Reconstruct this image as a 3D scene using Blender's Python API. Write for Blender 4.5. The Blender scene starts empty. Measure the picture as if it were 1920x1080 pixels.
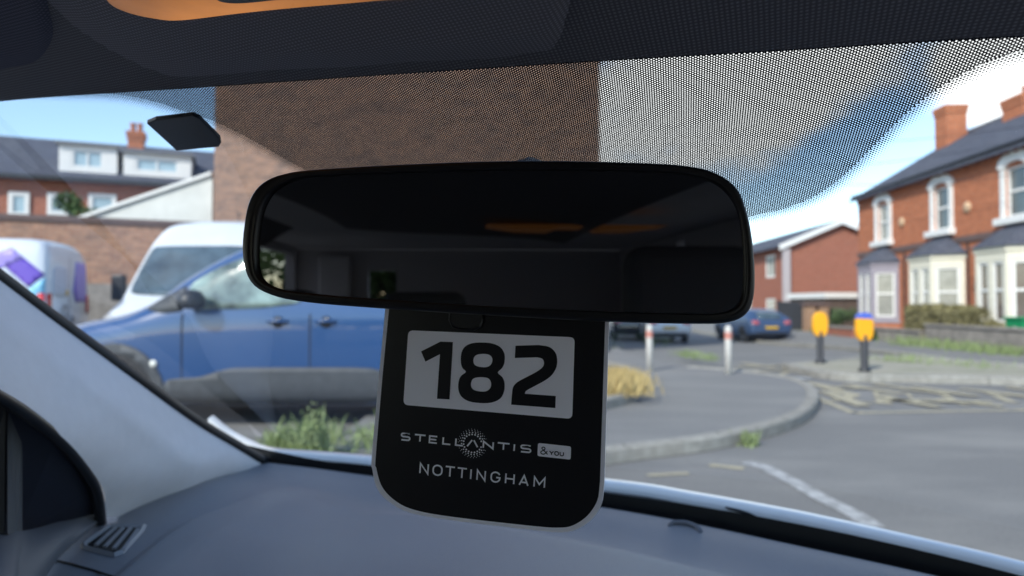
import bpy, bmesh, math, random
from mathutils import Vector, Matrix
from mathutils.bvhtree import BVHTree
from math import radians as R, sin, cos, pi
random.seed(7)
S = bpy.context.scene
COL = S.collection
# ------------------------------------------------------------------ camera
CAMZ = 1.25
FPX = 1280.0
PITCH = math.atan(30/1280)
cd = bpy.data.cameras.new('camera'); cam = bpy.data.objects.new('camera', cd); COL.objects.link(cam)
cd.sensor_width = 36; cd.lens = 24.0; cd.clip_start = 0.01; cd.clip_end = 3000
cam.location = (0, 0, CAMZ); cam.rotation_euler = (R(90)+PITCH, 0, 0)
cd.dof.use_dof = True; cd.dof.focus_distance = 0.345; cd.dof.aperture_fstop = 8.5
S.camera = cam
# ------------------------------------------------------------------ sky, sun, exposure
SUNV = Vector((-0.52, -0.74, 0.66)).normalized()       # towards the sun
w = bpy.data.worlds.new('World'); S.world = w; w.use_nodes = True
nt = w.node_tree; N = nt.nodes; Lk = nt.links; N.clear()
def wn(t, **k):
    n = N.new(t)
    for a, b in k.items(): setattr(n, a, b)
    return n
sky = wn('ShaderNodeTexSky', sky_type='NISHITA'); sky.sun_disc = False
sky.sun_elevation = math.asin(SUNV.z); sky.sun_rotation = math.atan2(SUNV.x, SUNV.y)
sky.air_density = 1.0; sky.dust_density = 0.2; sky.ozone_density = 2.2
tc = wn('ShaderNodeTexCoord')
mp = wn('ShaderNodeMapping'); mp.inputs['Scale'].default_value = (1.0, 1.0, 2.2)
nz = wn('ShaderNodeTexNoise'); nz.inputs['Scale'].default_value = 3.2; nz.inputs['Detail'].default_value = 9; nz.inputs['Roughness'].default_value = .62
Lk.new(tc.outputs['Generated'], mp.inputs[0]); Lk.new(mp.outputs[0], nz.inputs['Vector'])
def dirv(px, py):
    v = Vector((1*(px-960)/FPX, cos(PITCH) - sin(PITCH)*(540-py)/FPX, sin(PITCH)+cos(PITCH)*(540-py)/FPX))
    return v.normalized()
acc = None
for px, py, r, k in [(1890, 110, .10, .55), (1230, 120, .40, .36), (1480, 120, .22, .30), (1610, 330, .15, -.30), (120, 235, .30, -.30), (1450, 400, .08, -.2), (1690, 268, .035, .16), (1745, 300, .02, .1), (370, 300, .045, .24), (500, 80, .25, .12), (-900, -600, .9, .2)]:
    d = wn('ShaderNodeVectorMath', operation='DISTANCE'); d.inputs[1].default_value = dirv(px, py)
    Lk.new(tc.outputs['Generated'], d.inputs[0])
    m = wn('ShaderNodeMapRange', interpolation_type='SMOOTHSTEP'); m.inputs['From Min'].default_value = 0; m.inputs['From Max'].default_value = r
    m.inputs['To Min'].default_value = k; m.inputs['To Max'].default_value = 0
    Lk.new(d.outputs['Value'], m.inputs['Value'])
    if acc is None: acc = m.outputs[0]
    else:
        a = wn('ShaderNodeMath', operation='ADD'); Lk.new(acc, a.inputs[0]); Lk.new(m.outputs[0], a.inputs[1]); acc = a.outputs[0]
a = wn('ShaderNodeMath', operation='ADD'); Lk.new(nz.outputs[0], a.inputs[0]); Lk.new(acc, a.inputs[1])
cr = wn('ShaderNodeMapRange', interpolation_type='SMOOTHSTEP'); cr.inputs['From Min'].default_value = .56; cr.inputs['From Max'].default_value = .78
cr.inputs['To Max'].default_value = .92
Lk.new(a.outputs[0], cr.inputs['Value'])
mx = wn('ShaderNodeMix', data_type='RGBA'); Lk.new(cr.outputs[0], mx.inputs[0]); Lk.new(sky.outputs[0], mx.inputs[6]); mx.inputs[7].default_value = (6.6, 6.5, 6.35, 1)
bg = wn('ShaderNodeBackground'); bg.inputs[1].default_value = 0.135
ow = wn('ShaderNodeOutputWorld'); Lk.new(mx.outputs[2], bg.inputs[0]); Lk.new(bg.outputs[0], ow.inputs[0])
sd = bpy.data.lights.new('sun', 'SUN'); so = bpy.data.objects.new('sun', sd); COL.objects.link(so)
sd.energy = 2.25; sd.angle = R(2.5); sd.color = (1, .95, .87)
so.rotation_euler = SUNV.to_track_quat('Z', 'Y').to_euler(); so.location = (0, 0, 30)
S.view_settings.view_transform = 'Standard'; S.view_settings.look = 'None'; S.view_settings.exposure = 1.05; S.view_settings.gamma = 1
S.render.engine = 'CYCLES'
try:
    S.cycles.max_bounces = 8; S.cycles.transparent_max_bounces = 24; S.cycles.glossy_bounces = 5; S.cycles.diffuse_bounces = 4
    S.cycles.caustics_reflective = False; S.cycles.caustics_refractive = False
except Exception: pass

# ------------------------------------------------------------------ pixel helpers (photo 1920x1080)
def P(px, py, d):
    x = (px-960)/FPX*d; u = (540-py)/FPX*d
    return Vector((x, d*cos(PITCH)-u*sin(PITCH), CAMZ+d*sin(PITCH)+u*cos(PITCH)))
def ray(px, py):
    v = P(px, py, 1)-Vector((0, 0, CAMZ)); return v
def sstep(a, b, x):
    t = max(0, min(1, (x-a)/(b-a))); return t*t*(3-2*t)
def hf(x, y):
    return -0.30*sstep(16, 28, y)*sstep(-3, 1, x)*(1-sstep(11.0, 12.4, x))
def G(px, py, off=0):
    v = ray(px, py); t = .5
    for i in range(4000):
        p = Vector((0, 0, CAMZ))+v*t
        if p.z <= hf(p.x, p.y)+off: return p
        t *= 1.002
    return p
def ZP(px, py, zr):        # ray with horizontal plane at height CAMZ+zr
    v = ray(px, py); t = zr/v.z; return Vector((0, 0, CAMZ))+v*t
def plane_hit(px, py, o, n):
    v = ray(px, py); c = Vector((0, 0, CAMZ)); t = (o-c).dot(n)/v.dot(n); return c+v*t

# ------------------------------------------------------------------ materials
def nodes(m): return m.node_tree.nodes, m.node_tree.links
def mat(name, col, rough=.6, metal=0, spec=.5, var=0, vscale=3, bump=0, bscale=20, coat=0, emit=None, es=0, col2=None, detail=6):
    m = bpy.data.materials.new(name); m.use_nodes = True; n, l = nodes(m); b = n['Principled BSDF']
    b.inputs['Base Color'].default_value = (*col, 1); b.inputs['Roughness'].default_value = rough; b.inputs['Metallic'].default_value = metal
    b.inputs['Specular IOR Level'].default_value = spec; b.inputs['Coat Weight'].default_value = coat; b.inputs['Coat Roughness'].default_value = .04
    if emit: b.inputs['Emission Color'].default_value = (*emit, 1); b.inputs['Emission Strength'].default_value = es
    if var or bump:
        t = n.new('ShaderNodeTexCoord')
    if var:
        z = n.new('ShaderNodeTexNoise'); z.inputs['Scale'].default_value = vscale; z.inputs['Detail'].default_value = detail; z.inputs['Roughness'].default_value = .65
        l.new(t.outputs['Object'], z.inputs['Vector'])
        r = n.new('ShaderNodeMapRange'); r.inputs['From Min'].default_value = .3; r.inputs['From Max'].default_value = .7
        l.new(z.outputs[0], r.inputs['Value'])
        x = n.new('ShaderNodeMix'); x.data_type = 'RGBA'; l.new(r.outputs[0], x.inputs[0])
        c2 = col2 or tuple(c*(1+var) for c in col); c1 = col if col2 else tuple(c*(1-var) for c in col)
        x.inputs[6].default_value = (*c1, 1); x.inputs[7].default_value = (*c2, 1); l.new(x.outputs[2], b.inputs['Base Color'])
    if bump:
        z = n.new('ShaderNodeTexNoise'); z.inputs['Scale'].default_value = bscale; z.inputs['Detail'].default_value = 4
        l.new(t.outputs['Object'], z.inputs['Vector'])
        q = n.new('ShaderNodeBump'); q.inputs['Strength'].default_value = bump; q.inputs['Distance'].default_value = .01
        l.new(z.outputs[0], q.inputs['Height']); l.new(q.outputs[0], b.inputs['Normal'])
    return m
def brick(name, c1, c2, mortar, dirt=(.12, .09, .07), dk=.5, bw=.225, bh=.075):
    m = bpy.data.materials.new(name); m.use_nodes = True; n, l = nodes(m); b = n['Principled BSDF']; b.inputs['Roughness'].default_value = .9
    b.inputs['Specular IOR Level'].default_value = .15
    u = n.new('ShaderNodeUVMap'); br = n.new('ShaderNodeTexBrick'); l.new(u.outputs[0], br.inputs['Vector'])
    br.inputs['Scale'].default_value = 1; br.inputs['Brick Width'].default_value = bw; br.inputs['Row Height'].default_value = bh
    br.inputs['Mortar Size'].default_value = .006; br.inputs['Color1'].default_value = (*c1, 1); br.inputs['Color2'].default_value = (*c2, 1); br.inputs['Mortar'].default_value = (*mortar, 1)
    z = n.new('ShaderNodeTexNoise'); z.inputs['Scale'].default_value = 1.3; z.inputs['Detail'].default_value = 8; z.inputs['Roughness'].default_value = .7
    mpp = n.new('ShaderNodeMapping'); mpp.inputs['Scale'].default_value = (1, 2.2, 1); l.new(u.outputs[0], mpp.inputs[0]); l.new(mpp.outputs[0], z.inputs['Vector'])
    r = n.new('ShaderNodeMapRange'); r.inputs['From Min'].default_value = .48; r.inputs['From Max'].default_value = .75; r.inputs['To Max'].default_value = dk
    l.new(z.outputs[0], r.inputs['Value'])
    x = n.new('ShaderNodeMix'); x.data_type = 'RGBA'; l.new(r.outputs[0], x.inputs[0]); l.new(br.outputs['Color'], x.inputs[6]); x.inputs[7].default_value = (*dirt, 1)
    z2 = n.new('ShaderNodeTexNoise'); z2.inputs['Scale'].default_value = 9; l.new(u.outputs[0], z2.inputs['Vector'])
    hs = n.new('ShaderNodeHueSaturation'); mr = n.new('ShaderNodeMapRange'); mr.inputs['To Min'].default_value = .6; mr.inputs['To Max'].default_value = 1.4
    l.new(z2.outputs[0], mr.inputs['Value']); l.new(mr.outputs[0], hs.inputs['Value']); l.new(x.outputs[2], hs.inputs['Color']); l.new(hs.outputs[0], b.inputs['Base Color'])
    bp = n.new('ShaderNodeBump'); bp.inputs['Strength'].default_value = .4; bp.inputs['Distance'].default_value = .01; bp.invert = True
    l.new(br.outputs['Fac'], bp.inputs['Height']); l.new(bp.outputs[0], b.inputs['Normal'])
    return m
M = {}
M['brick_red'] = brick('red_brick', (.52, .175, .08), (.43, .135, .062), (.36, .25, .18), (.24, .09, .055), .45)
M['brick_dull'] = brick('dull_brick', (.40, .14, .085), (.33, .11, .07), (.30, .22, .17), dk=.4)
M['brick_orange'] = brick('orange_brick', (.47, .25, .155), (.33, .165, .11), (.36, .29, .23), (.17, .13, .11), .8)
M['brick_old'] = brick('old_gable_brick', (.36, .205, .14), (.25, .15, .115), (.30, .26, .22), (.12, .105, .10), .85)
M['brick_mod'] = brick('modern_brick', (.36, .13, .085), (.32, .11, .07), (.29, .19, .14), dk=.25)
M['slate'] = brick('slate', (.10, .108, .135), (.075, .08, .105), (.04, .042, .055), (.14, .14, .13), .4, .25, .2)
M['render_white'] = mat('white_render', (.62, .62, .58), .85, var=.12, vscale=1.2)
M['cream'] = mat('cream_paint', (.72, .68, .55), .6, var=.06, vscale=4)
M['lilac'] = mat('lilac_grey_paint', (.30, .27, .31), .6, var=.08, vscale=4)
M['white_trim'] = mat('white_trim', (.78, .77, .74), .45, var=.04, vscale=6)
M['grey_trim'] = mat('grey_trim', (.30, .29, .30), .6)
M['stone_band'] = mat('dark_stone_band', (.13, .085, .075), .8, var=.2, vscale=3)
M['pane_sky'] = mat('sky_reflection_pane', (.34, .46, .52), .15, spec=.8, var=.25, vscale=1.2)  # pale blue base colour paints in the reflected sky
M['pane'] = mat('window_pane', (.07, .085, .09), .05, spec=.9, var=.5, vscale=1.5)
M['curtain'] = mat('net_curtain_pane', (.30, .30, .27), .12, spec=.7, var=.25, vscale=5)
M['blind'] = mat('brown_blind_pane', (.16, .13, .11), .1, spec=.7, var=.2, vscale=4)
M['terracotta'] = mat('terracotta', (.42, .16, .08), .8, var=.2, vscale=8)
M['plaque'] = mat('buff_plaque', (.62, .42, .26), .8, var=.2, vscale=8)
M['lead'] = mat('lead_grey', (.16, .165, .18), .6)
M['black_metal'] = mat('black_painted', (.02, .021, .024), .45)
M['pipe'] = mat('grey_plastic_pipe', (.22, .22, .23), .5)
M['rubber'] = mat('rubber', (.018, .018, .02), .75)
M['alloy'] = mat('alloy', (.42, .43, .45), .3, metal=.8)
M['glass_dark'] = mat('vehicle_glass', (.035, .045, .05), .04, spec=.9)
M['glass_van'] = mat('van_glass', (.06, .09, .11), .14, spec=.9, var=.5, vscale=2.5)
M['glass_lit'] = mat('vehicle_glass_lit', (.20, .27, .24), .06, spec=.9, var=.8, vscale=2.2, detail=3)  # pale green base colour stands for light through the window and reflections
M['paint_blue'] = mat('blue_paint', (.008, .055, .175), .28, spec=.6, coat=1)
M['paint_white'] = mat('white_paint', (.66, .69, .73), .35, coat=.6, var=.04, vscale=2)
M['paint_whitevan'] = mat('white_van_paint', (.60, .63, .66), .35, coat=.6, var=.05, vscale=1.4)
M['paint_silver'] = mat('silver_paint', (.62, .66, .70), .35, metal=.1, coat=.5)
M['paint_bluehatch'] = mat('mid_blue_paint', (.035, .07, .15), .45, coat=.3)
M['paint_black'] = mat('dark_paint', (.02, .022, .028), .25, coat=.8)
M['cladding'] = mat('grey_cladding', (.055, .06, .068), .6, var=.2, vscale=10)
M['chrome'] = mat('chrome', (.75, .76, .78), .12, metal=1)
M['red_lens'] = mat('red_lens', (.55, .012, .02), .2, coat=.5)
M['pink_lens'] = mat('pale_red_lens', (.42, .10, .12), .2, coat=.5)
M['white_lens'] = mat('white_lens', (.78, .78, .72), .15, coat=.6)
M['plate_yellow'] = mat('yellow_plate', (.72, .44, .03), .5)
M['purple'] = mat('purple_vinyl', (.16, .09, .50), .4)
M['lilac_vinyl'] = mat('lilac_vinyl', (.34, .26, .66), .4)
M['sky_vinyl'] = mat('light_blue_vinyl', (.22, .52, .70), .4)
M['amber'] = mat('bollard_yellow', (.90, .40, .004), .4)
M['sign_blue'] = mat('sign_blue', (.08, .14, .55), .4)
M['bollard'] = mat('worn_white_bollard', (.66, .63, .58), .7, var=.15, vscale=14)
M['band_red'] = mat('faded_red_band', (.55, .22, .17), .6)
M['bin_green'] = mat('green_bin', (.01, .27, .10), .5)
M['fence_dark'] = mat('dark_fence', (.035, .038, .045), .7, var=.2, vscale=5)
M['garden_stone'] = mat('garden_stone', (.26, .23, .20), .9, var=.35, vscale=4, bump=.5, bscale=8)
M['hedge'] = mat('hedge_leaf', (.20, .175, .075), .7, var=.5, vscale=3)
M['leaf'] = mat('leaf_green', (.07, .12, .035), .6, var=.5, vscale=2)
M['weed'] = mat('weed_green', (.22, .28, .11), .6, var=.45, vscale=3)
M['bright_leaf'] = mat('bright_leaf', (.30, .42, .16), .6, var=.4, vscale=3)
M['straw'] = mat('dry_grass', (.50, .38, .16), .8, var=.35, vscale=5)
M['bark'] = mat('bark', (.10, .075, .055), .9)
M['lawn'] = mat('lawn', (.10, .15, .05), .9, var=.4, vscale=6)
def ground_mat(name, c1, c2, s1=.35, s2=40, patch=(.2, .2, .2), pk=.25, rough=.9):
    m = bpy.data.materials.new(name); m.use_nodes = True; n, l = nodes(m); b = n['Principled BSDF']; b.inputs['Roughness'].default_value = rough
    b.inputs['Specular IOR Level'].default_value = .25
    t = n.new('ShaderNodeTexCoord'); z = n.new('ShaderNodeTexNoise'); z.inputs['Scale'].default_value = s2; z.inputs['Detail'].default_value = 3
    l.new(t.outputs['Object'], z.inputs['Vector'])
    x = n.new('ShaderNodeMix'); x.data_type = 'RGBA'; l.new(z.outputs[0], x.inputs[0]); x.inputs[6].default_value = (*c1, 1); x.inputs[7].default_value = (*c2, 1)
    z2 = n.new('ShaderNodeTexNoise'); z2.inputs['Scale'].default_value = s1; z2.inputs['Detail'].default_value = 7; z2.inputs['Roughness'].default_value = .6
    mp2 = n.new('ShaderNodeMapping'); mp2.inputs['Rotation'].default_value = (0, 0, .35); mp2.inputs['Scale'].default_value = (.6, 1.5, 1)
    l.new(t.outputs['Object'], mp2.inputs[0]); l.new(mp2.outputs[0], z2.inputs['Vector'])
    r = n.new('ShaderNodeMapRange'); r.inputs['From Min'].default_value = .45; r.inputs['From Max'].default_value = .75; r.inputs['To Max'].default_value = pk
    l.new(z2.outputs[0], r.inputs['Value']); y = n.new('ShaderNodeMix'); y.data_type = 'RGBA'; l.new(r.outputs[0], y.inputs[0]); l.new(x.outputs[2], y.inputs[6]); y.inputs[7].default_value = (*patch, 1)
    l.new(y.outputs[2], b.inputs['Base Color'])
    q = n.new('ShaderNodeBump'); q.inputs['Strength'].default_value = .5; q.inputs['Distance'].default_value = .01; l.new(z.outputs[0], q.inputs['Height']); l.new(q.outputs[0], b.inputs['Normal'])
    return m
M['asphalt'] = ground_mat('asphalt', (.135, .132, .126), (.235, .23, .22), patch=(.28, .27, .25), pk=.85, s1=.7)
M['footway'] = ground_mat('footway_asphalt', (.15, .148, .142), (.25, .245, .235), .8, 30, (.30, .29, .265), .6)
M['earth'] = ground_mat('earth', (.22, .19, .15), (.33, .29, .23), .8, 30, (.12, .16, .06), .6)
M['cobble'] = ground_mat('cobble', (.44, .41, .33), (.27, .25, .2), 1.5, 9, (.16, .19, .09), .7)
M['kerb'] = brick('kerb_stone', (.33, .315, .28), (.27, .255, .225), (.10, .095, .085), (.18, .17, .14), .6, .9, 5.0)
M['far_ground'] = ground_mat('far_ground', (.08, .11, .05), (.12, .14, .07), .1, 3)
def worn(name, col, under, thr=.5):
    m = bpy.data.materials.new(name); m.use_nodes = True; n, l = nodes(m); b = n['Principled BSDF']; b.inputs['Roughness'].default_value = .85
    t = n.new('ShaderNodeTexCoord'); z = n.new('ShaderNodeTexNoise'); z.inputs['Scale'].default_value = 9; z.inputs['Detail'].default_value = 9; z.inputs['Roughness'].default_value = .75
    l.new(t.outputs['Object'], z.inputs['Vector']); r = n.new('ShaderNodeMapRange'); r.inputs['From Min'].default_value = thr-.12; r.inputs['From Max'].default_value = thr+.12
    l.new(z.outputs[0], r.inputs['Value']); x = n.new('ShaderNodeMix'); x.data_type = 'RGBA'; l.new(r.outputs[0], x.inputs[0])
    x.inputs[6].default_value = (*col, 1); x.inputs[7].default_value = (*under, 1); l.new(x.outputs[2], b.inputs['Base Color']); return m
M['mark_yellow'] = worn('worn_yellow_marking', (.48, .42, .27), (.20, .195, .18), .54)
M['mark_white'] = worn('worn_white_marking', (.50, .50, .49), (.20, .198, .19), .50)

# ------------------------------------------------------------------ object helpers
def tag(o, label=None, cat=None, group=None, kind=None):
    if label: o['label'] = label
    if cat: o['category'] = cat
    if group: o['group'] = group
    if kind: o['kind'] = kind
    return o
def empty(name, loc=(0, 0, 0), rz=0, label=None, cat=None, group=None):
    o = bpy.data.objects.new(name, None); COL.objects.link(o); o.location = loc; o.rotation_euler = (0, 0, rz); o.empty_display_size = .1
    return tag(o, label, cat, group)
def link(name, me, m=None, parent=None, smooth=False):
    if m is not None: me.materials.append(m)
    if smooth:
        me.polygons.foreach_set('use_smooth', [True]*len(me.polygons))
    o = bpy.data.objects.new(name, me); COL.objects.link(o)
    if parent: o.parent = parent
    return o
def autouv(me):
    uv = me.uv_layers.new(name='UVMap')
    for p in me.polygons:
        n = p.normal
        if abs(n.z) > .92:
            for li in p.loop_indices:
                c = me.vertices[me.loops[li].vertex_index].co; uv.data[li].uv = (c.x, c.y)
        else:
            t = Vector((-n.y, n.x, 0)).normalized(); k = 1/max(.3, math.sqrt(max(0, 1-n.z*n.z)))
            for li in p.loop_indices:
                c = me.vertices[me.loops[li].vertex_index].co; uv.data[li].uv = (c.dot(t), c.z*k)
class MB:
    def __init__(s): s.v = []; s.f = []
    def add(s, vs, fs):
        b = len(s.v); s.v += [Vector(v) for v in vs]; s.f += [[b+i for i in f] for f in fs]; return s
    def box(s, x0, y0, z0, x1, y1, z1):
        return s.add([(x0, y0, z0), (x1, y0, z0), (x1, y1, z0), (x0, y1, z0), (x0, y0, z1), (x1, y0, z1), (x1, y1, z1), (x0, y1, z1)],
                     [(0, 3, 2, 1), (4, 5, 6, 7), (0, 1, 5, 4), (1, 2, 6, 5), (2, 3, 7, 6), (3, 0, 4, 7)])
    def prism(s, poly, vec):          # closed polygon of 3D points extruded by vec
        n = len(poly); poly = [Vector(p) for p in poly]; vec = Vector(vec)
        return s.add(poly+[p+vec for p in poly], [list(range(n))[::-1], list(range(n, 2*n))]+[(i, (i+1) % n, n+(i+1) % n, n+i) for i in range(n)])
    def tube(s, pts, r, k=8, cap=True):
        pts = [Vector(p) for p in pts]; n = len(pts); rs = r if isinstance(r, (list, tuple)) else [r]*n; vs = []; fs = []
        for i, p in enumerate(pts):
            t = (pts[min(i+1, n-1)]-pts[max(i-1, 0)]).normalized()
            a = t.cross(Vector((0, 0, 1)));
            if a.length < .05: a = t.cross(Vector((1, 0, 0)))
            a.normalize(); b = t.cross(a)
            vs += [p+(a*cos(2*pi*j/k)+b*sin(2*pi*j/k))*rs[i] for j in range(k)]
        for i in range(n-1):
            for j in range(k): fs.append((i*k+j, i*k+(j+1) % k, (i+1)*k+(j+1) % k, (i+1)*k+j))
        if cap: fs += [list(range(k))[::-1], list(range((n-1)*k, n*k))]
        return s.add(vs, fs)
    def lathe(s, prof, k=24, axis='z', c=(0, 0, 0)):
        vs = []; fs = []; n = len(prof); c = Vector(c)
        for r, z in prof:
            for j in range(k):
                a = 2*pi*j/k
                vs.append(c+(Vector((r*cos(a), r*sin(a), z)) if axis == 'z' else Vector((r*cos(a), z, r*sin(a)))))
        for i in range(n-1):
            for j in range(k): fs.append((i*k+j, i*k+(j+1) % k, (i+1)*k+(j+1) % k, (i+1)*k+j))
        fs += [list(range(k))[::-1], list(range((n-1)*k, n*k))]
        return s.add(vs, fs)
    def grid(s, rows):
        n = len(rows[0]); vs = [p for r in rows for p in r]
        return s.add(vs, [(i*n+j, i*n+j+1, (i+1)*n+j+1, (i+1)*n+j) for i in range(len(rows)-1) for j in range(n-1)])
    def build(s, name, m, parent=None, smooth=False, uv=False, bevel=0, seg=2, solid=0, recalc=True, rel=None):
        if rel is not None: s.v = [v-Vector(rel) for v in s.v]
        me = bpy.data.meshes.new(name); me.from_pydata([tuple(v) for v in s.v], [], s.f); me.validate()
        if recalc:
            bm = bmesh.new(); bm.from_mesh(me); bmesh.ops.recalc_face_normals(bm, faces=bm.faces); bm.to_mesh(me); bm.free()
        if uv: autouv(me)
        o = link(name, me, m, parent, smooth)
        if bevel:
            q = o.modifiers.new('bevel', 'BEVEL'); q.width = bevel; q.segments = seg; q.limit_method = 'ANGLE'; q.angle_limit = R(35)
        if solid:
            q = o.modifiers.new('solid', 'SOLIDIFY'); q.thickness = solid; q.offset = -1
        return o
def catmull(pts, k=8, closed=False):
    n = len(pts); out = []; pts = [Vector(p) for p in pts]
    for i in range(n if closed else n-1):
        p0 = pts[(i-1) % n] if closed or i > 0 else pts[0]*2-pts[1]; p1 = pts[i]; p2 = pts[(i+1) % n]
        p3 = pts[(i+2) % n] if closed or i+2 < n else pts[-1]*2-pts[-2]
        for j in range(k):
            t = j/k; out.append(.5*((2*p1)+(p2-p0)*t+(2*p0-5*p1+4*p2-p3)*t*t+(3*p1-p0-3*p2+p3)*t*t*t))
    if not closed: out.append(pts[-1])
    return out
def curve_at(pts, t):     # piecewise catmull over index parameter 0..1
    n = len(pts)-1; x = max(0, min(1, t))*n; i = min(int(x), n-1); f = x-i
    p1 = pts[i]; p2 = pts[i+1]; p0 = pts[i-1] if i > 0 else p1*2-p2; p3 = pts[i+2] if i+2 <= n else p2*2-p1
    return .5*((2*p1)+(p2-p0)*f+(2*p0-5*p1+4*p2-p3)*f*f+(3*p1-p0-3*p2+p3)*f*f*f)
def copy_tree(o, parent=None):
    c = o.copy(); COL.objects.link(c)
    if parent: c.parent = parent
    for ch in [x for x in list(COL.objects) if x.parent == o]: copy_tree(ch, c)
    return c
def rrect(x0, y0, x1, y1, r, k=5):
    out = []
    for cx, cy, a0 in [(x1-r, y1-r, 0), (x0+r, y1-r, 90), (x0+r, y0+r, 180), (x1-r, y0+r, 270)]:
        for j in range(k+1):
            a = R(a0+90*j/k); out.append((cx+r*cos(a), cy+r*sin(a)))
    return out
# ================================================================== GROUND, ROADS
def drape(name, pts, off, m, step=1.0, thick=0, parent=None, kind='structure'):
    bm = bmesh.new(); vs = [bm.verts.new((p[0], p[1], 0)) for p in pts]; bm.faces.new(vs)
    xs = [p[0] for p in pts]; ys = [p[1] for p in pts]
    for ax, lo, hi in ((0, min(xs), max(xs)), (1, min(ys), max(ys))):
        c = math.floor(lo/step)*step+step
        while c < hi:
            co = [0, 0, 0]; co[ax] = c; no = [0, 0, 0]; no[ax] = 1
            bmesh.ops.bisect_plane(bm, geom=bm.verts[:]+bm.edges[:]+bm.faces[:], plane_co=co, plane_no=no); c += step
    for v in bm.verts: v.co.z = hf(v.co.x, v.co.y)+off
    bmesh.ops.triangulate(bm, faces=bm.faces)
    for f in bm.faces:
        if f.normal.z < 0: f.normal_flip()
    if thick:
        r = bmesh.ops.extrude_face_region(bm, geom=bm.faces[:]); 
        for v in [g for g in r['geom'] if isinstance(g, bmesh.types.BMVert)]: v.co.z -= thick
        bmesh.ops.recalc_face_normals(bm, faces=bm.faces)
    me = bpy.data.meshes.new(name); bm.to_mesh(me); bm.free()
    o = link(name, me, m, parent)
    if kind: o['kind'] = kind
    return o
def frange(a, b, n): return [a+(b-a)*i/n for i in range(n+1)]
gx = [-600, -300, -150, -80]+frange(-40, 50, 90)+[80, 150, 300, 600]
gy = [-300, -100, -30]+frange(-10, 60, 70)+[80, 120, 200, 400, 900]
gm = MB(); gm.grid([[Vector((x, y, hf(x, y))) for x in gx] for y in gy])
tag(gm.build('road', M['asphalt'], smooth=True), kind='structure')

def gp(lst, off=0): return [G(*p, off) for p in lst]
def strip(pts, wd, side=1):       # closed band polygon along polyline of ground points
    L_, R_ = [], []
    n = len(pts)
    for i, p in enumerate(pts):
        t = (pts[min(i+1, n-1)]-pts[max(i-1, 0)]); t.z = 0; t.normalize(); nrm = Vector((-t.y, t.x, 0))
        L_.append(p+nrm*wd/2); R_.append(p-nrm*wd/2)
    return L_, R_
def kerb_run(name, pts, wd=.14, h=.12, m=None):
    pts = catmull([Vector((p.x, p.y, 0)) for p in pts], 5); L_, R_ = strip(pts, wd); mb = MB(); rows = []
    def z(p, o): return Vector((p.x, p.y, hf(p.x, p.y)+o))
    ch = .02
    for l, r in zip(L_, R_):
        rows.append([z(l, -.05), z(l, h-ch), z(l.lerp(r, .12), h), z(l.lerp(r, .88), h), z(r, h-ch), z(r, -.05)])
    mb.grid(rows); o = mb.build(name, m or M['kerb'], uv=True); o['kind'] = 'structure'; return o
def flatband(name, pts, wd, m, off, smoothit=True, kind='structure'):
    pts = [Vector((p.x, p.y, 0)) for p in pts]
    if smoothit: pts = catmull(pts, 4)
    L_, R_ = strip(pts, wd); mb = MB()
    mb.grid([[Vector((l.x, l.y, hf(l.x, l.y)+off)), Vector((r.x, r.y, hf(r.x, r.y)+off))] for l, r in zip(L_, R_)])
    o = mb.build(name, m); o['kind'] = kind; return o
# near footway with its rounded kerb
kerbA = [(900, 915), (1140, 868), (1300, 846), (1400, 826), (1470, 805), (1508, 784), (1524, 760), (1518, 740), (1490, 724), (1430, 712), (1360, 704), (1290, 699)]
ka = gp(kerbA)
kerb_run('kerb', ka)
kas = catmull(ka, 5)
poly = [Vector(p) for p in kas]+gp([(1180, 672), (1150, 655)])+[Vector((2.2, 15.5, 0)), Vector((-1.5, 12, 0)), Vector((-1.5, 5.5, 0))]
# the ground rises gently to the footway surface
drape('pavement', [(p.x, p.y) for p in poly], .10, M['footway'], .8)
kb = gp([(1080, 778), (1140, 765), (1178, 752), (1196, 732), (1192, 712), (1170, 697), (1130, 686)], .1)
kerb_run('kerb', kb, .13, .22)
kbs = catmull(kb, 5)
drape('verge', [(p.x, p.y) for p in kbs]+[(.6, 12.5), (-.8, 11), (-.4, 8)], .2, M['earth'], .6)
# far pavement, gardens, splitter island along the terrace
def fac(Y, out=0): return Vector((12.97+.0453*Y-out, Y, 0))
drape('pavement', [fac(2, 4.4)[:2], fac(2, 2.0)[:2], fac(60, 2.0)[:2], fac(60, 4.4)[:2]], .10, M['footway'], 1.5)
kerb_run('kerb', [fac(y, 4.45) for y in range(2, 60, 4)], .14, .12)
drape('garden_ground', [fac(2, 2.0)[:2], fac(2, -12)[:2], fac(60, -12)[:2], fac(60, 2.0)[:2]], .06, M['earth'], 1.5)
isl = gp([(1478, 694), (1560, 688), (1640, 680), (1760, 684), (1920, 697), (2150, 716), (2150, 741), (1920, 723), (1700, 717), (1590, 714), (1520, 704)])
drape('traffic_island', [(p.x, p.y) for p in isl], .11, M['cobble'], .6)
kerb_run('kerb', gp([(2150, 742), (1920, 724), (1700, 718), (1588, 715), (1520, 705), (1474, 693)]), .16, .13)
kerb_run('kerb', gp([(1474, 693), (1560, 687), (1640, 679), (1760, 683), (1920, 696), (2150, 715)]), .16, .13)
# left yard
drape('gravel_verge', [(-6.5, 5.6), (.2, 5.0), (.0, 5.6), (-6.5, 6.3)], .03, M['earth'], .8)
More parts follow.
